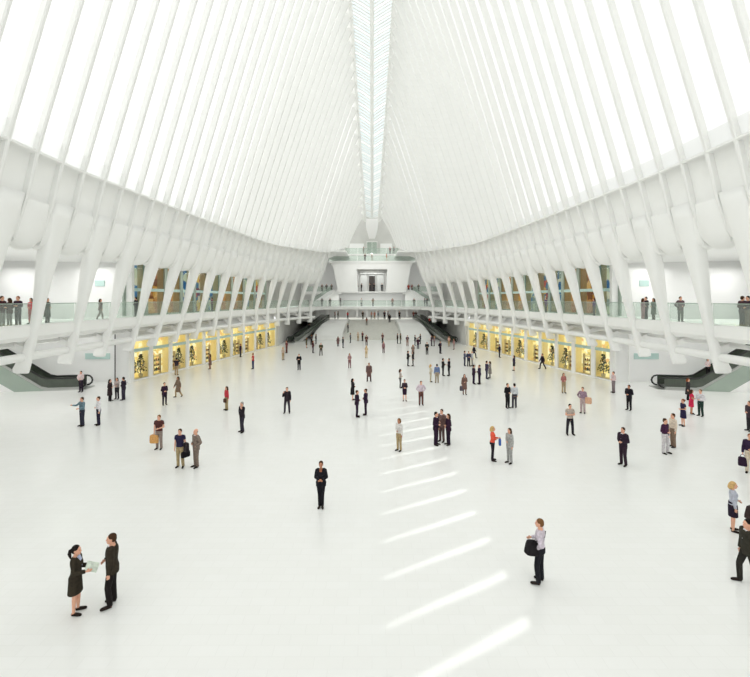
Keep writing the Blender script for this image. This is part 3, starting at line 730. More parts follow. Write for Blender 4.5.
TORSO_M = [(.83,.105,.085,.01),(.88,.150,.110,.015),(.95,.163,.118,.012),(1.02,.155,.108,.0),(1.10,.150,.102,-.005),(1.20,.162,.108,-.005),(1.30,.178,.116,0),(1.38,.182,.108,.005),(1.43,.150,.088,.01),(1.465,.085,.066,.012),(1.49,.060,.060,.008)]
TORSO_F = [(.83,.105,.09,.012),(.88,.160,.115,.018),(.95,.172,.120,.015),(1.02,.150,.102,.0),(1.10,.126,.090,-.003),(1.20,.134,.098,-.012),(1.29,.150,.118,-.016),(1.37,.150,.098,.0),(1.42,.125,.078,.01),(1.455,.070,.056,.012),(1.485,.050,.052,.008)]
def torso(bm, sp, J, z0, z1, infl, flare=0.0, seg=20):
    T = TORSO_F if sp['sex'] == 'f' else TORSO_M; o = J['off']
    fx = curve([(t[0], t[1]) for t in T]); fy = curve([(t[0], t[2]) for t in T]); fc = curve([(t[0], t[3]) for t in T])
    n = max(3, int((z1-z0)/.035)); rs = []
    for z in frange(z0, z1, n):
        q = max(z, .90)
        x, y, c = fx(q)+infl, fy(q)+infl, fc(q)
        if z < .90: x = x + flare*(.90-z)/.4; y = y + flare*(.90-z)/.4
        rs.append([V3(x*math.cos(2*PI*k/seg), c+y*math.sin(2*PI*k/seg), z+o) for k in range(seg)])
    rings(bm, rs)
def limb(bm, pts, rad, seg=12):
    P_ = []; R_ = []
    for i in range(len(pts)-1):
        for t in (0, .33, .66):
            P_.append(pts[i].lerp(pts[i+1], t)); R_.append(lerp(rad[i], rad[i+1], t))
    P_.append(pts[-1]); R_.append(rad[-1])
    tube(bm, P_, R_, seg)
def finish(bm, vox, name, smooth=0):
    bmesh.ops.recalc_face_normals(bm, faces=bm.faces[:])
    me = bpy.data.meshes.new(name); bm.to_mesh(me); bm.free()
    o = bpy.data.objects.new(name, me); C.objects.link(o)
    m = o.modifiers.new('r', 'REMESH'); m.mode = 'VOXEL'; m.voxel_size = vox; m.use_smooth_shade = True
    if smooth: q = o.modifiers.new('s', 'SMOOTH'); q.iterations = smooth; q.factor = .5
    dg = bpy.context.evaluated_depsgraph_get(); dg.update()
    out = bpy.data.meshes.new_from_object(o.evaluated_get(dg)); out.name = name
    for p in out.polygons: p.use_smooth = True
    bpy.data.objects.remove(o); bpy.data.meshes.remove(me)
    out.materials.clear(); out.materials.append(None)
    return out
def headpos(J): return V3(0, -.012, 1.625+J['off'])
def add_head(bm, J, sp):
    h = headpos(J)
    prof = [(-.118,.022,.028,-.055),(-.105,.038,.050,-.040),(-.085,.052,.068,-.024),(-.055,.062,.082,-.010),(-.02,.070,.092,0),(.02,.074,.097,.004),(.055,.074,.096,.008),(.085,.064,.084,.012),(.108,.044,.060,.014),(.120,.018,.026,.014)]
    rs = [[h+V3(x*math.cos(2*PI*k/18), c+y*math.sin(2*PI*k/18), z) for k in range(18)] for z, x, y, c in prof]
    rings(bm, rs)
    tube(bm, [h+V3(0,-.088,.018), h+V3(0,-.104,-.012), h+V3(0,-.112,-.030), h+V3(0,-.092,-.040)], [.009,.012,.016,.012], 8)   # nose
    tube(bm, [h+V3(-.05,-.080,.030), h+V3(0,-.096,.032), h+V3(.05,-.080,.030)], [.008,.011,.008], 6)                      # brow
    ellip(bm, h+V3(0,-.092,-.064), (.024,.012,.012), 8, 5)                                                                # mouth
    ellip(bm, h+V3(0,-.080,-.098), (.022,.018,.016), 8, 5)                                                                # chin
    for sd in (-1,1): ellip(bm, h+V3(sd*.076,.008,-.012), (.012,.020,.032), 8, 6)
    tube(bm, [V3(0,.015,1.42+J['off']), V3(0,.010,1.50+J['off']), h+V3(0,.012,-.04)], [.066,.056,.056] if sp['sex'] == 'm' else [.055,.046,.048], 12)
def add_hand(bm, w_, f, sd, grip):
    f = f.normalized(); side = V3(1,0,0) if abs(f.x) < .7 else V3(0,0,1)
    across = (V3(0,-1,0) if f.z < -.6 else V3(0,0,1)); across = (across-f*across.dot(f)).normalized()   # thumb side
    pn = f.cross(across).normalized()                                                                  # palm normal
    if pn.x*sd > 0: pn = -pn
    tube(bm, [w_-f*.02, w_+f*.02, w_+f*.055, w_+f*.088], [(.020,.024),(.020,.032),(.017,.038),(.013,.036)] if False else [.023,.027,.029,.024], 10)
    lens = (.070,.078,.073,.058)
    for i in range(4):
        b = w_+f*.080+across*(.027-.018*i); L = lens[i]
        c1 = grip*(.55+.08*i); c2 = grip*(1.25+.1*i)
        d1 = (f*math.cos(c1)+pn*math.sin(c1)); d2 = (f*math.cos(c2)+pn*math.sin(c2))
        tube(bm, [b-f*.02, b+d1*L*.45, b+d1*L*.45+d2*L*.32, b+d1*L*.45+d2*L*.55], [.0095,.0092,.0085,.007], 7)
    b = w_+f*.030+across*.022; dt = (f*.62+across*.62+pn*.35*grip).normalized()
    tube(bm, [b-across*.012, b+dt*.035, b+dt*.055+f*.014], [.012,.0105,.008], 7)
def legpts(J, k): return [J['hip%d' % k], J['hip%d' % k].lerp(J['kn%d' % k], .5), J['kn%d' % k], J['kn%d' % k].lerp(J['an%d' % k], .35), J['an%d' % k]]
def footdir(J, k):
    a = J['an%d' % k]-J['kn%d' % k]; pitch = min(.9, max(0, a.normalized().y*1.1)) if a.y > .12 else 0
    sd = -1 if k == 0 else 1
    return V3(sd*.18, -math.cos(pitch), -math.sin(pitch)).normalized()
PCACHE = {}
def build_parts(sp):
    key = repr(sorted(sp.items()))
    if key in PCACHE: return PCACHE[key]
    J = joints(sp); fem = sp['sex'] == 'f'; out = {'J': J}; o = J['off']
    vx = sp.get('vox', .0115)
    bm = nb(); torso(bm, sp, J, .83, 1.49, 0)
    add_head(bm, J, sp)
    for k, sd in ((0,-1),(1,1)):
        limb(bm, legpts(J, k), [.086,.078,.056,.056,.038] if not fem else [.088,.076,.052,.050,.034])
        fd = footdir(J, k); a = J['an%d' % k]
        tube(bm, [a+V3(0,.03,-.03)-fd*.01, a+fd*.05+V3(0,0,-.045), a+fd*.12+V3(0,0,-.055), a+fd*.17+V3(0,0,-.06)], [.036,.038,.034,.02], 9)
        q = J['sh%d' % k]; e = J['el%d' % k]; w_ = J['wr%d' % k]
        limb(bm, [V3(q.x*.55, q.y+.005, q.z+.02), q, q.lerp(e, .5), e, e.lerp(w_, .35), w_], [.06,.058,.047,.038,.038,.026] if not fem else [.05,.048,.038,.032,.032,.022])
        add_hand(bm, w_, J['fd%d' % k], sd, sp.get('grip', .45))
    out['body'] = finish(bm, min(vx, .0085), 'body')
    # ---- upper clothing
    top = sp['top']
    hem, infl, sl = {'tee': (.94,.017,.45), 'shirt': (1.0,.016,1), 'blouse': (.96,.014,1), 'jacket': (.80,.030,1), 'coat': (.46,.036,1), 'dress': (.52,.020,.35), 'sleeveless': (.88,.014,.1), 'suitdress': (.55,.024,1)}[top]
    bm = nb()
    torso(bm, sp, J, hem, 1.46 if top in ('jacket','coat','suitdress') else 1.465, infl, .025 if hem < .7 else 0)
    for k, sd in ((0,-1),(1,1)):
        q = J['sh%d' % k]; e = J['el%d' % k]; w_ = J['wr%d' % k]
        g = infl*.8+.002
        base = [.058,.060,.050,.042,.041,.032] if not fem else [.048,.050,.042,.036,.035,.028]
        pts = [V3(q.x*.5, q.y+.005, q.z+.018), q, q.lerp(e, .5), e, e.lerp(w_, .45), w_+(w_-e)*.02]
        n = 6 if sl == 1 else 3
        rad = [r+g for r in base][:n]
        limb(bm, pts[:n], rad)
    out['top'] = finish(bm, vx, 'top', 2)
    # ---- lower clothing
    bot = sp['bottom']
    if bot == 'trousers':
        bm = nb(); torso(bm, sp, J, .84, 1.07, .012)
        for k in (0,1):
            p = legpts(J, k); p = p[:-1]+[J['an%d' % k]+V3(0,.01,-.03)]
            limb(bm, p, [.098,.090,.074,.072,.064] if not fem else [.098,.088,.068,.066,.060])
        out['bottom'] = finish(bm, vx, 'bottom', 2)
    elif bot == 'skirt':
        bm = nb(); rs = []
        kn = (J['kn0']+J['kn1'])/2
        for t in frange(0, 1, 10):
            z = lerp(1.05+o, .52+o, t); c = V3(0,.01,0).lerp(V3(kn.x, kn.y, 0), t)
            rx = lerp(.158, .186, min(1, t*3)) if t < .35 else lerp(.186, .160, (t-.35)/.65); ry = lerp(.120, .138, min(1, t*3))+abs(J['kn0'].y-J['kn1'].y)*.3*t
            rs.append([V3(c.x+rx*math.cos(2*PI*k/20), c.y+ry*math.sin(2*PI*k/20), z) for k in range(20)])
        rings(bm, rs); out['bottom'] = finish(bm, vx, 'bottom', 2)
    # ---- shoes
    out['shoes'] = []
    for k in (0,1):
        bm = nb(); fd = footdir(J, k); a = J['an%d' % k]; hl = .0 
        tube(bm, [a-fd*.055+V3(0,0,-.05), a-fd*.03+V3(0,0,-.045), a+fd*.05+V3(0,0,-.045), a+fd*.12+V3(0,0,-.052), a+fd*.18+V3(0,0,-.056), a+fd*.205+V3(0,0,-.058)], [.028,.040,.045,.045,.036,.016], 12)
        tube(bm, [a+V3(0,0,-.04), a+V3(0,0,.01 if bot == 'trousers' else -.02)], [.045,.044], 10)
        for v in bm.verts:
            if a.z < .1 and v.co.z < .0: v.co.z = .0
        out['shoes'].append(finish(bm, .009, 'shoe', 1))
    # ---- hair
    h = headpos(J); bm = nb(); hr = sp['hair']
    if hr != 'bald':
        ellip(bm, h+V3(0,.018,.045), (.084,.100,.088), 18, 11)
        ellip(bm, h+V3(0,.045,-.005), (.080,.075,.085), 16, 9)
    else:
        ellip(bm, h+V3(0,.055,-.02), (.078,.055,.045), 16, 9)
    if hr in ('long','bob'):
        L = .20 if hr == 'long' else .09
        tube(bm, [h+V3(0,.05,.05), h+V3(0,.075,-.04), h+V3(0,.085,-.04-L*.6), h+V3(0,.075,-.06-L)], [.078,.085,.082,.05], 14)
        for sd in (-1,1): tube(bm, [h+V3(sd*.070,-.01,.05), h+V3(sd*.085,.015,-.03), h+V3(sd*.078,.03,-.04-L*.7)], [.022,.026,.022], 8)
    if hr == 'bun': ellip(bm, h+V3(0,.125,.03), (.045,.045,.045), 12, 8)
    if hr == 'ponytail': tube(bm, [h+V3(0,.10,.03), h+V3(0,.150,.0), h+V3(0,.165,-.09), h+V3(0,.135,-.22)], [.026,.038,.045,.018], 10)
    out['hair'] = finish(bm, .010, 'hair', 2)
    PCACHE[key] = out; return out
def inst(name, me, m, parent, loc=None):
    o = bpy.data.objects.new(name, me); C.objects.link(o); o.parent = parent
    if not me.materials: me.materials.append(None)
    o.material_slots[0].link = 'OBJECT'; o.material_slots[0].material = m
    return o
TOPNAME = {'tee':'short_sleeved_shirt','shirt':'shirt','blouse':'blouse','jacket':'jacket','coat':'coat','dress':'dress','sleeveless':'sleeveless_top','suitdress':'jacket_dress'}
eye_me = None
def face_marks(root, J, collar=None):
    h = headpos(J)
    for sd in (-1,1):
        bm = nb(); ellip(bm, h+V3(sd*.030,-.086,.010), (.012,.008,.007), 10, 6); obj('eye', bm, EYEM, root, True)
    bm = nb(); ellip(bm, h+V3(0,-.101,-.064), (.022,.006,.006), 10, 6); obj('mouth', bm, LIPM, root, True)
    if collar:
        o = J['off']; bm = nb()
        v = [V3(-.055,-.075,1.475+o), V3(.055,-.075,1.475+o), V3(.045,-.118,1.39+o), V3(0,-.150,1.22+o), V3(-.045,-.118,1.39+o)]
        b_ = [p+V3(0,.03,0) for p in v]; A = [bm.verts.new(p) for p in v]; B_ = [bm.verts.new(p) for p in b_]
        bm.faces.new(A); bm.faces.new(B_[::-1])
        for i in range(5): bm.faces.new((A[i], A[(i+1) % 5], B_[(i+1) % 5], B_[i]))
        obj('shirt_front', bm, collar, root)
FACE = {'cam': 0, 'right': 90, 'left': -90, 'away': 180, 'cr': 40, 'cl': -40, 'ar': 140, 'al': -140}
HAIRC = {'k': srgb(28,22,20), 'b': srgb(72,48,32), 'l': srgb(120,84,52), 'y': srgb(205,170,115), 'g': srgb(150,145,140), 'r': srgb(130,70,40)}
def person(loc, sp, face, cols, label, group=None, H=None, skin=0, detail=False, collar=None):
    fem = sp['sex'] == 'f'; sc = (H or (1.66 if fem else 1.77))/1.745
    G = build_parts(sp); ang = FACE[face] if isinstance(face, str) else face
    root = empty('person', loc, math.radians(ang), label, 'person', group); root.scale = (sc, sc, sc)
    tcol, bcol, hcol = cols[:3]; scol = cols[3] if len(cols) > 3 else srgb(40,32,28)
    inst('body', G['body'], SKIN[skin], root)
    inst(TOPNAME[sp['top']], G['top'], cloth(tcol), root)
    if 'bottom' in G: inst(sp['bottom'], G['bottom'], cloth(bcol), root)
    for m_ in G['shoes']: inst('shoe', m_, cloth(scol), root)
    inst('hair', G['hair'], cloth(HAIRC[hcol]), root)
    if detail: face_marks(root, G['J'], cloth(collar) if collar else None)
    return root, G['J'], sc, math.radians(ang)
def at(px, py):
    d = F_PX*CAMZ/(py-HZ); return Vector(((px-CXP)*d/F_PX, d, 0))
def at_d(px, d, z): return Vector(((px-CXP)*d/F_PX, d, z))
def world(pt, loc, sc, ang):
    c, s_ = math.cos(ang), math.sin(ang); p = pt*sc
    return Vector((loc[0]+c*p.x-s_*p.y, loc[1]+s_*p.x+c*p.y, loc[2]+p.z))
def bag(p, ang, size, m, label, name='hand_bag', strap=None, cat='bag', hang=.0, soft=.25):
    """p: the point where the hand holds the handle"""
    w_, t, h = size; root = empty(name, p-Vector((0,0,hang+h)), ang, label, cat)
    bm = nb(); rs = []
    for q, f in ((0,.86),(.06,.97),(.25,1),(.7,.98),(.93,.92),(1,.78)):
        ring = []
        for k in range(16):
            a = 2*PI*k/16; ca, sa = math.cos(a), math.sin(a)
            ring.append(V3(w_/2*f*math.copysign(abs(ca)**.5, ca), t/2*f*math.copysign(abs(sa)**.5, sa), h*q))
        rs.append(ring)
    rings(bm, rs); obj('bag_body', bm, m, root, True)
    bm = nb(); pts = strap or [V3(-w_*.25,0,h*.97), V3(-w_*.2,0,h+hang*.7), V3(0,0,h+hang+.005), V3(w_*.2,0,h+hang*.7), V3(w_*.25,0,h*.97)]
    tube(bm, pts, .012, 6); obj('strap' if strap else 'handle', bm, m, root, True)
    return root
BLK = srgb(30,27,30); NAVY = srgb(38,36,62); PURP = srgb(46,28,48); BRN = srgb(82,58,48); DBR = srgb(56,46,38); WHT = srgb(225,222,225); GRY = srgb(150,148,145); TAN = srgb(176,152,120); KHK = srgb(165,148,112); RED = srgb(190,52,62); OLV = srgb(78,76,58); TEALC = srgb(110,135,145); LILAC = srgb(190,175,190); MAR = srgb(80,42,46); TAUPE = srgb(128,114,104); CHAR = srgb(52,50,54); BEI = srgb(205,192,172); PINK = srgb(205,160,160)
def SP(sex, legs, arms, top, bottom, hair, **k):
    a = arms if isinstance(arms, tuple) else (arms, arms)
    return dict(sex=sex, legs=legs, arms=a, top=top, bottom=bottom, hair=hair, **k)

# ---- nearest people, each posed on its own
L0 = at(76, 613)
r, J, sc, an = person(L0, SP('f','stand',('hold','hold'),'suitdress','none','ponytail'), 100, (srgb(52,46,36), BLK, 'k', srgb(38,30,26)), 'woman in dark jacket and skirt with ponytail holding pale papers', 'people in the foreground', 1.68, 0, True, srgb(190,200,225))
hp = world((J['wr0']+J['wr1'])/2+V3(0,-.09,.02), L0, sc, an)
bm = nb()
for k in range(3): hexa(bm, [(-.11,-.14,.012*k), (.11,-.14,.012*k), (.11,.14,.012*k), (-.11,.14,.012*k), (-.11,-.14,.012*k+.009), (.11,-.14,.012*k+.009), (.11,.14,.012*k+.009), (-.11,.14,.012*k+.009)])
pp = tag(obj('paper_sheaf', bm, cloth(srgb(218,228,214))), 'pale green sheaf of papers held by the ponytailed woman', 'papers'); pp.location = hp; pp.rotation_euler = (math.radians(35), math.radians(-35), an)
L0 = at(112, 604)
person(L0, SP('m','ease',('fold','down'),'jacket','trousers','short'), -68, (srgb(50,43,36), srgb(30,26,26), 'b'), 'man in dark brown suit looking down at the ponytailed woman', 'people in the foreground', 1.80, 0, True, WHT)
L0 = at(321, 507)
person(L0, SP('f','close','fold','jacket','trousers','bun'), 'cam', (srgb(28,28,34), srgb(24,22,28), 'b'), 'woman in black trouser suit standing alone on the empty floor', 'people in the foreground', 1.72, 1, True, srgb(150,95,70))
L0 = at(540, 582)
r, J, sc, an = person(L0, SP('m','ease',('rest','hip'),'shirt','trousers','short'), -118, (srgb(205,195,205), srgb(26,22,34), 'l', srgb(45,38,34)), 'man in pale pink shirt with black shoulder bag seen from behind', 'people in the foreground', 1.74, 0, True)
bb = bag(Vector(L0)+Vector((-.25,-.08,1.17)), math.radians(15), (.46,.24,.36), cloth(BLK), 'bulky black shoulder bag slung on the man in pink shirt', 'shoulder_bag', [V3(-.14,0,.33), V3(.04,-.10,.42), V3(.20,-.12,.54), V3(.28,-.02,.66), V3(.20,.13,.54), V3(.08,.06,.34)])
bb.rotation_euler = (0, .22, math.radians(15))
L0 = at(733, 531)
person(L0, SP('f','stand',('down','fold'),'blouse','skirt','bob'), 60, (srgb(185,188,200), srgb(40,30,48), 'y'), 'blond woman in pale grey top and dark skirt near the right edge', 'people in the foreground', 1.66, 0, True)
L0 = at(748, 583)
r, J, sc, an = person(L0, SP('m','walk',('down','down'),'jacket','trousers','short'), -95, (srgb(54,52,44), srgb(44,42,38), 'k'), 'man in dark olive suit striding left at the right edge', 'people in the foreground', 1.78, 0, True, WHT)
L0 = at(757, 556)
person(L0, SP('m','stand',('fold','down'),'coat','trousers','short'), -20, (srgb(58,46,44), BLK, 'b'), 'person in dark brown coat half outside the right edge', 'people in the foreground', 1.76)
L0 = at(750, 473)
r, J, sc, an = person(L0, SP('m','stand',('carry','fold'),'shirt','trousers','short'), 'cl', (srgb(48,32,58), BEI, 'r'), 'man in dark purple top and beige trousers by the right column', 'people in the foreground', 1.76, 0, True)
bag(world(J['wr0']+V3(0,-.02,-.10), L0, sc, an), an, (.34,.14,.40), cloth(PURP), 'dark bag in the hand of the man in beige trousers', hang=.12)

# ---- people on the hall floor: feet pixel, spec, facing, colours, label
ST = lambda sex, arms='down', top='shirt', bottom='trousers', hair=None, legs='stand': SP(sex, legs, arms, top, bottom, hair or ('short' if sex == 'm' else 'long'))
FLOOR = [
 (82,426, ST('m',('point','hold')), -25, (TEALC, srgb(52,52,66),'b'), 'man in blue-grey shirt stretching one arm out near the left escalator'),
 (98.5,425, ST('m',('fold','down')), 'cl', (WHT, srgb(44,38,58),'b'), 'man in white shirt and navy trousers near the left escalator'),
 (81,392, ST('m',('hip','hold')), 'cam', (srgb(225,205,205), srgb(46,38,50),'k'), 'person in pale pink shirt standing before the left escalator foot'),
 (110,401, ST('f','fold','coat','trousers','long'), 'right', (srgb(52,40,42), BLK,'k'), 'person in long dark coat left in a trio by the dark pole'),
 (117,399, ST('f','hold','blouse'), 'cam', (srgb(185,170,165), CHAR,'b'), 'person in grey top in the middle of the trio by the pole'),
 (123.5,400, ST('m','fold','jacket'), 'left', (srgb(48,40,54), srgb(60,54,70),'k'), 'person in dark jacket right in the trio by the pole'),
 (164.5,405, ST('f','fold','jacket','trousers','bun'), 'cr', (PURP, srgb(40,28,46),'k'), 'woman in dark purple suit standing below the left shop windows'),
 (178,397, ST('f',('fore','back'),'coat','trousers','long','walk'), 'cl', (srgb(128,108,92), TAN,'b'), 'woman in patterned brown coat walking below the left shops'),
 (176.5,375, ST('m',('hip','fold'),'tee'), 'away', (srgb(52,46,58), TAN,'k'), 'man in dark top and tan trousers facing a left shop window'),
 (159,449, ST('m',('carry','fold'),'tee'), 'cam', (srgb(84,50,48), srgb(140,126,118),'l'), 'man in maroon t-shirt carrying a tan paper bag'),
 (180,467, ST('m',('down','carry'),'tee',legs='ease'), 'cam', (srgb(42,38,66), KHK,'b'), 'man in navy t-shirt and khaki trousers with a black case'),
 (196,467, ST('m',('fold','hip'),'jacket',hair='bald'), 'cl', (TAUPE, srgb(122,108,98),'g'), 'balding man in taupe suit beside the man in navy t-shirt'),
 (210,369, ST('f','down','coat','trousers'), 'left', (srgb(120,94,84), srgb(165,130,115),'b'), 'person in dusty brown coat close to the left shop windows'),
 (240.5,357, ST('m','fold','jacket'), 'right', (PURP, CHAR,'k'), 'person in dark jacket at the doorway of a left shop'),
 (253,369, ST('m',('down','fold'),'tee'), 'left', (RED, srgb(44,48,88),'r'), 'man in red top and blue trousers by the left shops'),
 (283,360, ST('f','fold','blouse'), 'cr', (srgb(200,180,165), TAN,'y'), 'person in cream top left of a pair near the far left shops'),
 (286.5,353, ST('m','fold','shirt'), 'cl', (srgb(120,72,72), srgb(110,74,70),'b'), 'person in brick red shirt near the far left shops'),
 (299,370, ST('m','cross','jacket'), 'cam', (BLK, srgb(26,24,32),'k'), 'lone figure in black suit left of the hall centre line'),
 (226.5,410, ST('f',('hip','carry'),'blouse'), 'cl', (srgb(190,64,74), KHK,'b'), 'woman in red top and khaki trousers with a brown bag'),
 (242,432, ST('m',('hip','phone'),'jacket',legs='ease'), 'cl', (srgb(40,34,40), srgb(52,48,58),'g'), 'man in black jacket with hand raised to his chest'),
 (287,413, ST('m',('phone','down'),'jacket',legs='wide'), 'cam', (srgb(42,34,40), srgb(58,52,62),'b'), 'man in black jacket talking on a phone with legs apart'),
 (306.5,348, ST('f','down','jacket','skirt'), 'right', (OLV, OLV,'b'), 'person in olive jacket at the left of the far crowd'),
 (311.5,345, ST('m','fold','jacket'), 'cr', (CHAR, BLK,'k'), 'person in charcoal jacket in the far left cluster'),
 (313,353, ST('m','fold','jacket'), 'right', (MAR, srgb(70,52,60),'b'), 'person in maroon jacket at the front of the far left cluster'),
 (316,344, ST('m','fold','jacket'), 'left', (srgb(74,66,72), CHAR,'k'), 'person in grey jacket at the right of the far left cluster'),
 (321,355.5, ST('m','fold','jacket',legs='wide'), 'cam', (OLV, srgb(90,86,78),'g'), 'man in grey-green jacket standing before the far left cluster'),
 (338,346.5, ST('f','down','coat'), 'cam', (srgb(120,92,92), CHAR,'b'), 'person in dusty rose coat below the stair flank'),
 (343,348, ST('m',('hip','fold'),'jacket'), 'right', (CHAR, srgb(60,58,66),'k'), 'person in charcoal jacket turned right below the stair flank'),
 (350.5,343, ST('m','fold','shirt'), 'left', (srgb(96,96,104), CHAR,'k'), 'person in slate shirt at the foot of the far stairs'),
 (358,341, ST('f','fold','blouse'), 'cam', (srgb(210,190,165), TAN,'y'), 'person in cream clothes at the foot of the far stairs'),
 (362.5,341, ST('m','fold','shirt'), 'cl', (srgb(110,70,70), CHAR,'b'), 'person in brown-red shirt at the foot of the far stairs'),
 (366.5,345.5, ST('m','fold','jacket'), 'cam', (srgb(90,62,60), srgb(88,70,66),'k'), 'person in brown jacket centred before the far stairs'),
 (366.3,358, ST('f','fold','blouse'), 'away', (srgb(215,190,155), srgb(205,180,140),'y'), 'person in pale sand clothes walking toward the far stairs'),
 (349.6,368, ST('f','fold','blouse','trousers'), 'cam', (srgb(165,130,130), srgb(130,92,96),'b'), 'woman in dusty pink clothes left of the hall centre'),
 (369,381.5, ST('m','down','coat',legs='wide'), 'cam', (srgb(105,80,76), srgb(84,66,66),'b'), 'man in brown coat near the hall centre line'),
 (352.7,400, ST('f','fold','coat','none'), 'right', (srgb(30,28,32), BLK,'k'), 'woman in long black coat behind the purple-suited pair'),
 (357,417, ST('m','fold','jacket'), 'right', (PURP, srgb(44,26,50),'b'), 'man in dark purple suit, left of the facing pair'),
 (365.7,415, ST('m','fold','jacket'), 'left', (srgb(50,34,56), PURP,'b'), 'person in dark purple suit, right of the facing pair'),
 (382.6,343, ST('m','fold','jacket'), 'cl', (srgb(110,80,78), CHAR,'k'), 'person in rosy brown jacket right of the stair foot centre'),
 (383.5,353, ST('f','down','blouse'), 'cam', (srgb(150,110,115), srgb(110,80,88),'b'), 'person in mauve clothes before the far stairs'),
 (397.5,343.5, ST('m','fold','jacket'), 'right', (srgb(70,52,50), BLK,'k'), 'dark brown figure at the right end of the stair foot'),
 (400.5,343.5, ST('m','down','jacket'), 'left', (OLV, CHAR,'b'), 'olive figure at the right end of the stair foot'),
 (407.4,346, ST('m','cross','shirt'), 'cam', (srgb(78,62,76), srgb(150,120,110),'k'), 'person in plum shirt and tan trousers by the right stair flank'),
 (415,345.5, ST('m','hold','jacket'), 'right', (BLK, BLK,'k'), 'black-suited figure left of a close pair by the right flank'),
 (420.3,344, ST('m','hold','jacket'), 'left', (srgb(36,30,38), BLK,'k'), 'black-suited figure right of a close pair by the right flank'),
 (418,349, ST('m','fold','jacket'), 'away', (srgb(64,42,54), PURP,'b'), 'plum-suited figure in front of the close black-suited pair'),
 (431.5,346, ST('m','fold','jacket'), 'right', (srgb(82,62,74), PURP,'b'), 'plum figure, left of a pair before the right far escalator'),
 (434.3,346, ST('f','fold','blouse'), 'left', (srgb(165,135,140), srgb(130,115,120),'y'), 'pink-grey figure, right of a pair before the right far escalator'),
 (427,354.7, ST('m','fold','jacket'), 'cam', (srgb(48,50,46), BLK,'k'), 'dark green-grey figure alone right of the hall centre'),
 (440.3,353.5, ST('m',('hip','fold'),'jacket'), 'cr', (srgb(44,34,46), srgb(54,46,58),'b'), 'dark figure with hand on hip before the right far escalator'),
 (449,346.5, ST('f','fold','blouse'), 'cam', (srgb(205,165,150), TAN,'r'), 'person in salmon top beside the right far escalator foot'),
 (454,349.5, ST('f','fold','blouse'), 'left', (srgb(175,130,125), srgb(140,110,110),'b'), 'person in dusty rose top by the right far escalator'),
 (413,357, ST('f','fold','coat'), 'cam', (srgb(130,112,102), TAUPE,'l'), 'person in beige-brown coat behind the two black-suited talkers'),
 (408,366, ST('m',('fold','hold'),'jacket'), 'right', (srgb(36,36,38), srgb(40,42,48),'k'), 'black-suited talker on the left, right of the hall centre'),
 (413,366, ST('f',('fold','carry'),'jacket'), 'left', (srgb(34,26,32), BLK,'k'), 'black-suited talker on the right, right of the hall centre'),
 (474,358, ST('m',('fore','back'),'jacket',legs='stride'), 'right', (srgb(34,30,42), srgb(36,32,44),'k'), 'dark figure striding behind a small group near the right shops'),
 (464.7,366, ST('m','fold','shirt'), 'right', (srgb(92,96,118), srgb(66,66,84),'k'), 'blue-grey figure, leftmost of a trio near the right shops'),
 (468.7,366.5, ST('m','fold','jacket'), 'cam', (srgb(54,58,84), CHAR,'b'), 'navy figure, middle of a trio near the right shops'),
 (472.3,366, ST('m','down','shirt'), 'left', (srgb(205,205,210), GRY,'g'), 'pale grey figure, rightmost of a trio near the right shops'),
 (430.6,382, ST('f','fold','blouse'), 'right', (srgb(205,195,175), srgb(190,178,155),'y'), 'person in cream clothes beside the man in blue shirt'),
 (437,383, ST('m','down','shirt'), 'away', (srgb(110,128,165), srgb(165,152,130),'k'), 'man in blue shirt and tan trousers seen from behind'),
 (443,375.8, ST('m',('fold','hold'),'jacket'), 'right', (BLK, BLK,'k'), 'man in black suit facing a person with a black bag'),
 (449,375.8, ST('m',('carry','fold'),'jacket'), 'left', (srgb(36,32,34), BLK,'k'), 'person in black suit carrying a black bag'),
 (400.3,388, ST('f','fold','blouse'), 'right', (srgb(180,168,160), srgb(100,100,100),'b'), 'person in beige top behind the woman in purple skirt'),
 (404.6,401, ST('f',('fold','fold'),'blouse','skirt','bun'), 'cam', (srgb(58,44,52), PURP,'k'), 'woman in dark top and purple pencil skirt near the light streaks'),
 (421,405, ST('m',('hip','hip'),'shirt'), 'cam', (srgb(205,190,200), srgb(100,66,62),'b'), 'man in lilac shirt and brown trousers with hands on hips'),
 (464.5,394.5, ST('f',('carry','fold'),'coat','trousers','long'), 'cam', (srgb(120,92,84), srgb(150,128,120),'b'), 'woman in brown coat with a grey bag at her side'),
 (473.7,384, ST('m','fold','jacket',legs='wide'), 'right', (PURP, srgb(46,30,54),'k'), 'man in dark purple suit, left of a pair by the right shops'),
 (479.4,384, ST('m',('fold','hold'),'jacket',legs='wide'), 'left', (srgb(50,34,60), PURP,'b'), 'man in violet suit, right of a pair by the right shops'),
 (486.7,379, ST('m','fold','jacket'), 'right', (srgb(62,56,78), srgb(62,62,80),'k'), 'man in slate blue suit, left of a pair facing each other'),
 (489.8,378, ST('f','fold','coat'), 'left', (srgb(140,134,128), GRY,'b'), 'person in grey coat, right of the pair with slate blue suit'),
 (399,450.6, ST('f',('fold','down'),'blouse','trousers','bob'), 'cl', (srgb(215,212,208), srgb(170,150,112),'l'), 'woman in white top and khaki trousers beside the light streaks'),
 (436,445, ST('m',('fold','down'),'jacket'), 60, (srgb(44,24,46), srgb(44,26,48),'k'), 'man in dark purple suit, leftmost of a close trio'),
 (441.7,441.5, ST('m',('fold','down'),'jacket'), 'cl', (srgb(112,88,84), srgb(98,78,76),'b'), 'man in brown suit, middle of a close trio'),
 (448.3,444.7, ST('f','fold','jacket','trousers','long'), -70, (srgb(48,26,46), srgb(42,24,46),'b'), 'woman in dark purple suit, rightmost of a close trio'),
 (492.6,460.7, ST('f',('fold','hold'),'blouse','trousers','bob'), 80, (srgb(228,92,72), srgb(34,30,36),'y'), 'blond woman in coral top and black trousers'),
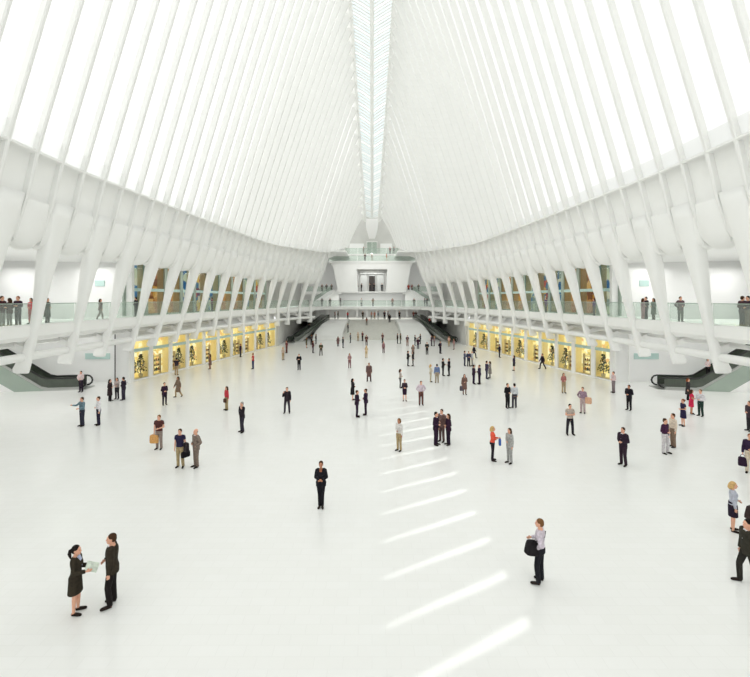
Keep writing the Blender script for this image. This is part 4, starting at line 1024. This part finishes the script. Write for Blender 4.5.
 (509.5,463, ST('f',('fold','down'),'jacket','trousers','long'), -60, (srgb(165,165,162), srgb(160,160,158),'b'), 'woman in light grey suit facing the woman in coral'),
 (507.6,408, ST('m','fold','jacket'), 30, (srgb(30,27,30), BLK,'b'), 'man in black suit beside a man in white shirt'),
 (514.4,408, ST('m',('down','fold'),'shirt'), 'away', (srgb(205,208,212), srgb(66,64,72),'k'), 'man in white shirt and dark trousers seen from behind'),
 (499.5,357.5, ST('m','fold','jacket'), 'right', (srgb(46,36,52), CHAR,'k'), 'dark figure pausing at the far right shop windows'),
 (514,370.6, ST('f','fold','jacket','skirt'), 'left', (srgb(54,46,64), CHAR,'k'), 'woman in dark jacket and skirt before the right shops'),
 (542.4,369, ST('m',('fore','back'),'jacket',legs='stride'), 'left', (srgb(40,32,46), srgb(42,36,48),'k'), 'dark-suited man striding along the right shop windows'),
 (563.7,393, ST('f','fold','blouse','trousers','long'), 'cam', (srgb(170,110,105), srgb(165,145,115),'b'), 'woman in reddish patterned top and khaki trousers'),
 (582.7,413, ST('m',('hip','carry'),'shirt'), 'cl', (srgb(150,125,140), srgb(180,160,160),'b'), 'man in mauve shirt with a round beige bag'),
 (570,434.7, ST('m',('cross','cross'),'tee',legs='wide'), 'cam', (srgb(178,166,155), srgb(38,34,42),'k'), 'man in beige t-shirt with crossed arms and dark trousers'),
 (613.5,392.7, ST('m',('hip','fold'),'shirt'), 'left', (srgb(215,190,190), srgb(130,118,120),'b'), 'man in pale pink shirt at the nearest right shop window'),
 (629,410, ST('m','fold','jacket'), -60, (srgb(32,28,36), BLK,'k'), 'man in black suit standing below the right return wall'),
 (623,465, ST('m',('fold','fold'),'jacket',legs='ease'), -65, (srgb(46,32,46), srgb(52,36,48),'b'), 'heavy man in dark purple suit standing alone on the right'),
 (665,453.5, ST('m',('fold','down'),'shirt',legs='ease'), 25, (srgb(66,34,62), srgb(200,195,198),'b'), 'man in purple shirt and white trousers'),
 (673,447, ST('m','down','shirt'), 'left', (srgb(212,196,178), srgb(128,108,92),'b'), 'man in beige shirt and brown trousers behind the purple shirt'),
 (683,426, ST('f','fold','dress','none','bun'), 'left', (srgb(44,38,66), NAVY,'r'), 'woman in navy dress left of the woman in red'),
 (688,400, ST('f','down','coat','trousers','bob'), 'cr', (srgb(48,44,46), BLK,'r'), 'person in dark coat before the right escalator'),
 (691.5,414, ST('f',('fold','hold'),'dress','none','long'), 70, (srgb(205,44,78), RED,'b'), 'woman in bright red dress near the right escalator'),
 (700.5,416, ST('m',('hold','fold'),'shirt',legs='ease'), -70, (srgb(212,208,212), srgb(44,64,58),'l'), 'man in white shirt and dark green trousers facing the red dress'),
 (747.5,414, ST('m','fold','jacket'), 'left', (srgb(70,58,64), CHAR,'b'), 'person in grey jacket half hidden by the right column'),
]
FJ = {}
for px, py, sp, fc, cols, lab in FLOOR:
    L0 = at(px, py)
    near = py > 395
    det = py > 430
    H_ = None
    if lab.startswith('person in grey jacket half'): L0 = Vector((22.3, 25.4, 0))
    FJ[lab] = (L0,)+person(L0, sp, fc, cols, lab, 'people in the middle of the floor' if near else 'people far down the hall', H_, skin=(hash((int(px), int(py))) % 7 == 0)*1, detail=det, collar=(WHT if det and sp['top'] == 'jacket' and sp['sex'] == 'm' else None))[1:]
def hand_of(lab, k):
    L0, J, sc, an = FJ[lab]; return world(J['wr%d' % k]+J['fd%d' % k]*.09, L0, sc, an), an
p, an = hand_of('man in maroon t-shirt carrying a tan paper bag', 0)
bag(p+Vector((.03,-.05,0)), an, (.46,.16,.42), cloth(srgb(212,160,98)), 'tan paper carrier bag held by the man in maroon', 'carrier_bag', hang=.05)
p, an = hand_of('man in navy t-shirt and khaki trousers with a black case', 1)
bag(p, an+PI/2*.6, (.44,.14,.28), cloth(BLK), 'black case held by the man in navy t-shirt', 'hand_case', hang=.06)
p, an = hand_of('balding man in taupe suit beside the man in navy t-shirt', 0)
bag(p+Vector((-.22,-.05,.10)), an, (.34,.16,.40), cloth(srgb(42,36,38)), 'dark bag hugged by the balding man in taupe suit', 'shoulder_bag', hang=.0)
p, an = hand_of('blond woman in coral top and black trousers', 1)
bag(p, an, (.26,.12,.30), cloth(srgb(70,105,175)), 'small blue bag held out by the blond woman in coral', hang=.04)
p, an = hand_of('man in mauve shirt with a round beige bag', 1)
bag(p+Vector((.08,-.06,.32)), an, (.42,.20,.42), cloth(srgb(215,170,140)), 'round beige bag at the side of the man in mauve shirt', 'shoulder_bag')
p, an = hand_of('woman in red top and khaki trousers with a brown bag', 1)
bag(p+Vector((-.2,-.1,.14)), an, (.30,.12,.26), cloth(BRN), 'brown bag carried by the woman in red top', 'shoulder_bag', hang=.05)
p, an = hand_of('person in black suit carrying a black bag', 0)
bag(p, an, (.36,.14,.30), cloth(BLK), 'black bag in the hand of the black-suited talker', hang=.06)
p, an = hand_of('woman in brown coat with a grey bag at her side', 0)
bag(p, an, (.36,.16,.38), cloth(srgb(92,84,92)), 'grey bag at the side of the woman in brown coat', hang=.06)

# ---- people above the floor
def on_stair(px, py):
    d = (CAMZ+.34*82)/(.34+(py-HZ)/F_PX); k = max(0, min(19, int((d-82)/.5))); d = 82+.5*k+.25
    return Vector(((px-CXP)*d/F_PX, d, .17*(k+1)))
G2 = 'people on the far stairs and landings'; G3 = 'people on the side balconies'; G4 = 'people on the upper decks'
BAL = lambda px, off=.75: None
def on_bal(px, off=.8):
    s = -1 if px < CXP else 1; d = 20.0
    for _ in range(60): d = (B(d)+off)*F_PX/abs(px-CXP)
    return Vector(((px-CXP)*d/F_PX, d, 6.2))
def esc(px, s, d): return Vector((s*25.7, d, (34.6-d)*.62+.1))
UP = [
 (on_stair(348,333), ST('m','fold','jacket'), 'left', (CHAR, BLK,'k'), 'person in charcoal jacket at the left edge of the far stairs', G2),
 (on_stair(366.7,325.5), ST('f','fold','blouse'), 'away', (srgb(165,110,95), TAUPE,'b'), 'person in rust top halfway up the far stairs', G2),
 (on_stair(389.6,323), ST('m','down','jacket'), 'away', (BLK, BLK,'k'), 'dark figure near the top of the far stairs', G2)]
for px, top, bot, who in ((335,srgb(150,110,100),CHAR,'rosy brown figure, first from the left'),(338,OLV,CHAR,'olive figure, second from the left'),(347.7,srgb(205,60,66),CHAR,'figure in bright red, third from the left'),(362.8,srgb(80,70,58),OLV,'olive-brown figure left of centre'),(371.5,srgb(215,165,150),GRY,'figure in salmon pink at the centre'),(374.5,srgb(205,140,130),TAN,'figure in coral pink just right of centre'),(378,srgb(120,132,140),GRY,'blue-grey figure right of centre'),(384.5,PURP,BLK,'plum figure, left of the dark pair'),(388,srgb(70,66,70),CHAR,'charcoal figure, right of the dark pair'),(399.5,srgb(46,42,40),BLK,'black figure toward the right end'),(413.5,srgb(120,66,62),BLK,'dark red figure at the right end'),(416,srgb(90,76,70),CHAR,'brown figure furthest right')):
    UP.append((at_d(px, 93.5, 3.4), ST('m' if top[0] < .2 else 'f','fold','jacket' if top[0] < .2 else 'blouse'), random.choice(['cam','left','right','away']), (top, bot, 'b'), who+' on the landing above the far stairs', G2))
for px, top, who in ((322,srgb(60,48,46),'dark brown figure, leftmost'),(330,srgb(46,44,44),'black figure, second from the left'),(340.5,srgb(58,46,52),'dark plum figure, third from the left'),(361.5,srgb(205,208,205),'pale grey figure left of centre'),(373,srgb(140,110,88),'tan figure at the centre'),(392.5,srgb(150,105,95),'rust figure right of centre'),(414,srgb(82,62,60),'brown figure near the right end'),(424.7,srgb(44,34,46),'dark figure, rightmost'),(427,srgb(60,56,60),'charcoal figure at the far right')):
    UP.append((at_d(px, 90.2, 6.2), ST('m','fold','jacket'), random.choice(['cam','left','right','away']), (top, CHAR, 'k'), who+' behind the far balcony glass', G2))
for px, top, who in ((357.6,srgb(66,60,56),'olive figure at the left'),(361.5,srgb(44,42,44),'black figure, second from the left'),(370,srgb(52,54,52),'charcoal figure, third from the left'),(374,srgb(34,36,36),'black figure right of centre'),(382,srgb(62,72,76),'slate figure at the right')):
    UP.append((at_d(px, 93.2, 9.42), ST('m','fold','jacket'), random.choice(['cam','left','right']), (top, CHAR, 'k'), who+' in the lift lobby opening', G4))
for px, top, who in ((322,srgb(105,72,70),'left figure in brown'),(326.5,srgb(66,56,58),'middle figure in charcoal'),(331.5,srgb(120,110,105),'right figure in grey')):
    UP.append((at_d(px, 97.4, 9.4), ST('m','fold','jacket'), 'cam', (top, CHAR, 'k'), who+' on the mid landing left of the lobby box', G4))
for px, top, who in ((408.5,srgb(190,80,72),'left figure in red'),(412,srgb(150,90,90),'middle figure in rose'),(418.5,srgb(66,62,60),'right figure in charcoal')):
    UP.append((at_d(px, 97.4, 9.4), ST('m','fold','jacket'), 'cam', (top, CHAR, 'k'), who+' on the mid landing right of the lobby box', G4))
for px, d, z, top, bot, who in ((338.3,96.5,17.75,srgb(56,50,56),CHAR,'dark figure alone at the left of the terrace'),(363.5,96.6,17.75,srgb(120,84,74),BRN,'brown figure on the terrace left of the doorway'),(365,92.6,15.85,srgb(78,48,50),BLK,'dark maroon figure on the upper deck left of centre'),(372,92.6,15.85,srgb(170,135,115),TAN,'tan figure on the upper deck at the centre'),(386.6,92.6,15.85,srgb(205,130,90),BEI,'orange-topped figure on the upper deck right of centre'),(390,96.6,17.75,srgb(150,72,80),CHAR,'rose red figure on the terrace right of the doorway'),(394,96.4,17.75,srgb(92,70,92),CHAR,'plum figure on the terrace toward the right'),(399.7,96.5,17.75,srgb(215,170,155),BEI,'salmon figure at the right of the terrace')):
    UP.append((at_d(px, d, z), ST('m','fold','jacket'), random.choice(['cam','left','right']), (top, bot, 'k'), who, G4))
UP += [
 (on_bal(2), ST('m','fold','jacket'), 'right', (srgb(72,40,46), GRY,'b'), 'person in maroon jacket at the left picture edge on the balcony', G3),
 (on_bal(9.5), ST('f','fold','jacket'), 'left', (srgb(84,58,58), GRY,'b'), 'person in brown jacket second on the near left balcony', G3),
 (on_bal(18), ST('m','cross','shirt'), 'cam', (srgb(58,40,56), CHAR,'r'), 'person in plum shirt third on the near left balcony', G3),
 (on_bal(31, 1.6), ST('f','fold','blouse'), 'cam', (srgb(215,80,90), srgb(190,120,120),'b'), 'person in red half hidden by a left leg', G3),
 (on_bal(47.5), ST('f','fold','coat'), 'right', (srgb(70,72,66), CHAR,'b'), 'dark coated person emerging behind the nearest left leg', G3),
 (on_bal(100.5), ST('f',('fore','back'),'jacket','trousers','long','stride'), 'right', (srgb(112,86,82), srgb(150,140,134),'b'), 'person in brown jacket striding along the left balcony', G3),
 (on_bal(136), ST('m','fold','jacket'), 'left', (srgb(52,40,52), CHAR,'k'), 'dark figure before the first upper shop on the left', G3),
 (on_bal(212), ST('m','fold','shirt'), 'left', (srgb(120,60,90), CHAR,'k'), 'magenta-topped figure by the upper shops on the left', G3),
 (on_bal(643), ST('f','fold','blouse'), 'right', (srgb(150,110,118), srgb(170,130,135),'b'), 'person in pink clothes beside a dark companion on the right balcony', G3),
 (on_bal(646, 1.5), ST('m','fold','jacket'), 'left', (srgb(62,54,60), CHAR,'k'), 'dark companion of the pink figure on the right balcony', G3),
 (on_bal(653.5), ST('f','fold','coat'), 'left', (srgb(90,100,88), OLV,'b'), 'person in grey-green coat on the right balcony', G3),
 (on_bal(680.5), ST('m',('hip','fold'),'jacket'), 'cam', (srgb(92,72,78), srgb(90,96,88),'b'), 'person in grey-brown jacket leaning at the right balcony glass', G3),
 (on_bal(742.5), ST('m',('hip','fold'),'jacket'), 'right', (srgb(72,50,56), CHAR,'b'), 'person in maroon-brown jacket at the right balcony end', G3),
 (on_bal(748), ST('m','fold','shirt'), 'left', (srgb(58,40,52), TAUPE,'k'), 'person in plum shirt furthest right on the balcony', G3),
 (on_bal(594), ST('f','fold','blouse'), 'left', (srgb(78,48,110), CHAR,'k'), 'figure in violet top before an upper shop on the right', G3),
 (on_bal(546), ST('m','fold','jacket'), 'left', (srgb(80,50,100), CHAR,'k'), 'figure in indigo jacket by the upper shops on the right', G3),
 (Vector((28.9,37.0,1.05)), ST('f',('fold','fold'),'blouse','trousers','bob'), 'cam', (srgb(225,205,205), BLK,'g'), 'person in pale pink top riding the right near escalator', 'people on the escalators'),
 (Vector((11.6,86.6,2.45)), ST('f','fold','blouse'), 'cam', (srgb(190,72,66), CHAR,'b'), 'figure in red riding the right far escalator', 'people on the escalators'),
 (Vector((-12.2,83.9,1.75)), ST('m','fold','jacket'), 'cam', (srgb(50,46,44), CHAR,'k'), 'dark figure riding the left far escalator', 'people on the escalators'),
]
for L0, sp, fc, cols, lab, g in UP: person(L0, sp, fc, cols, lab, g)
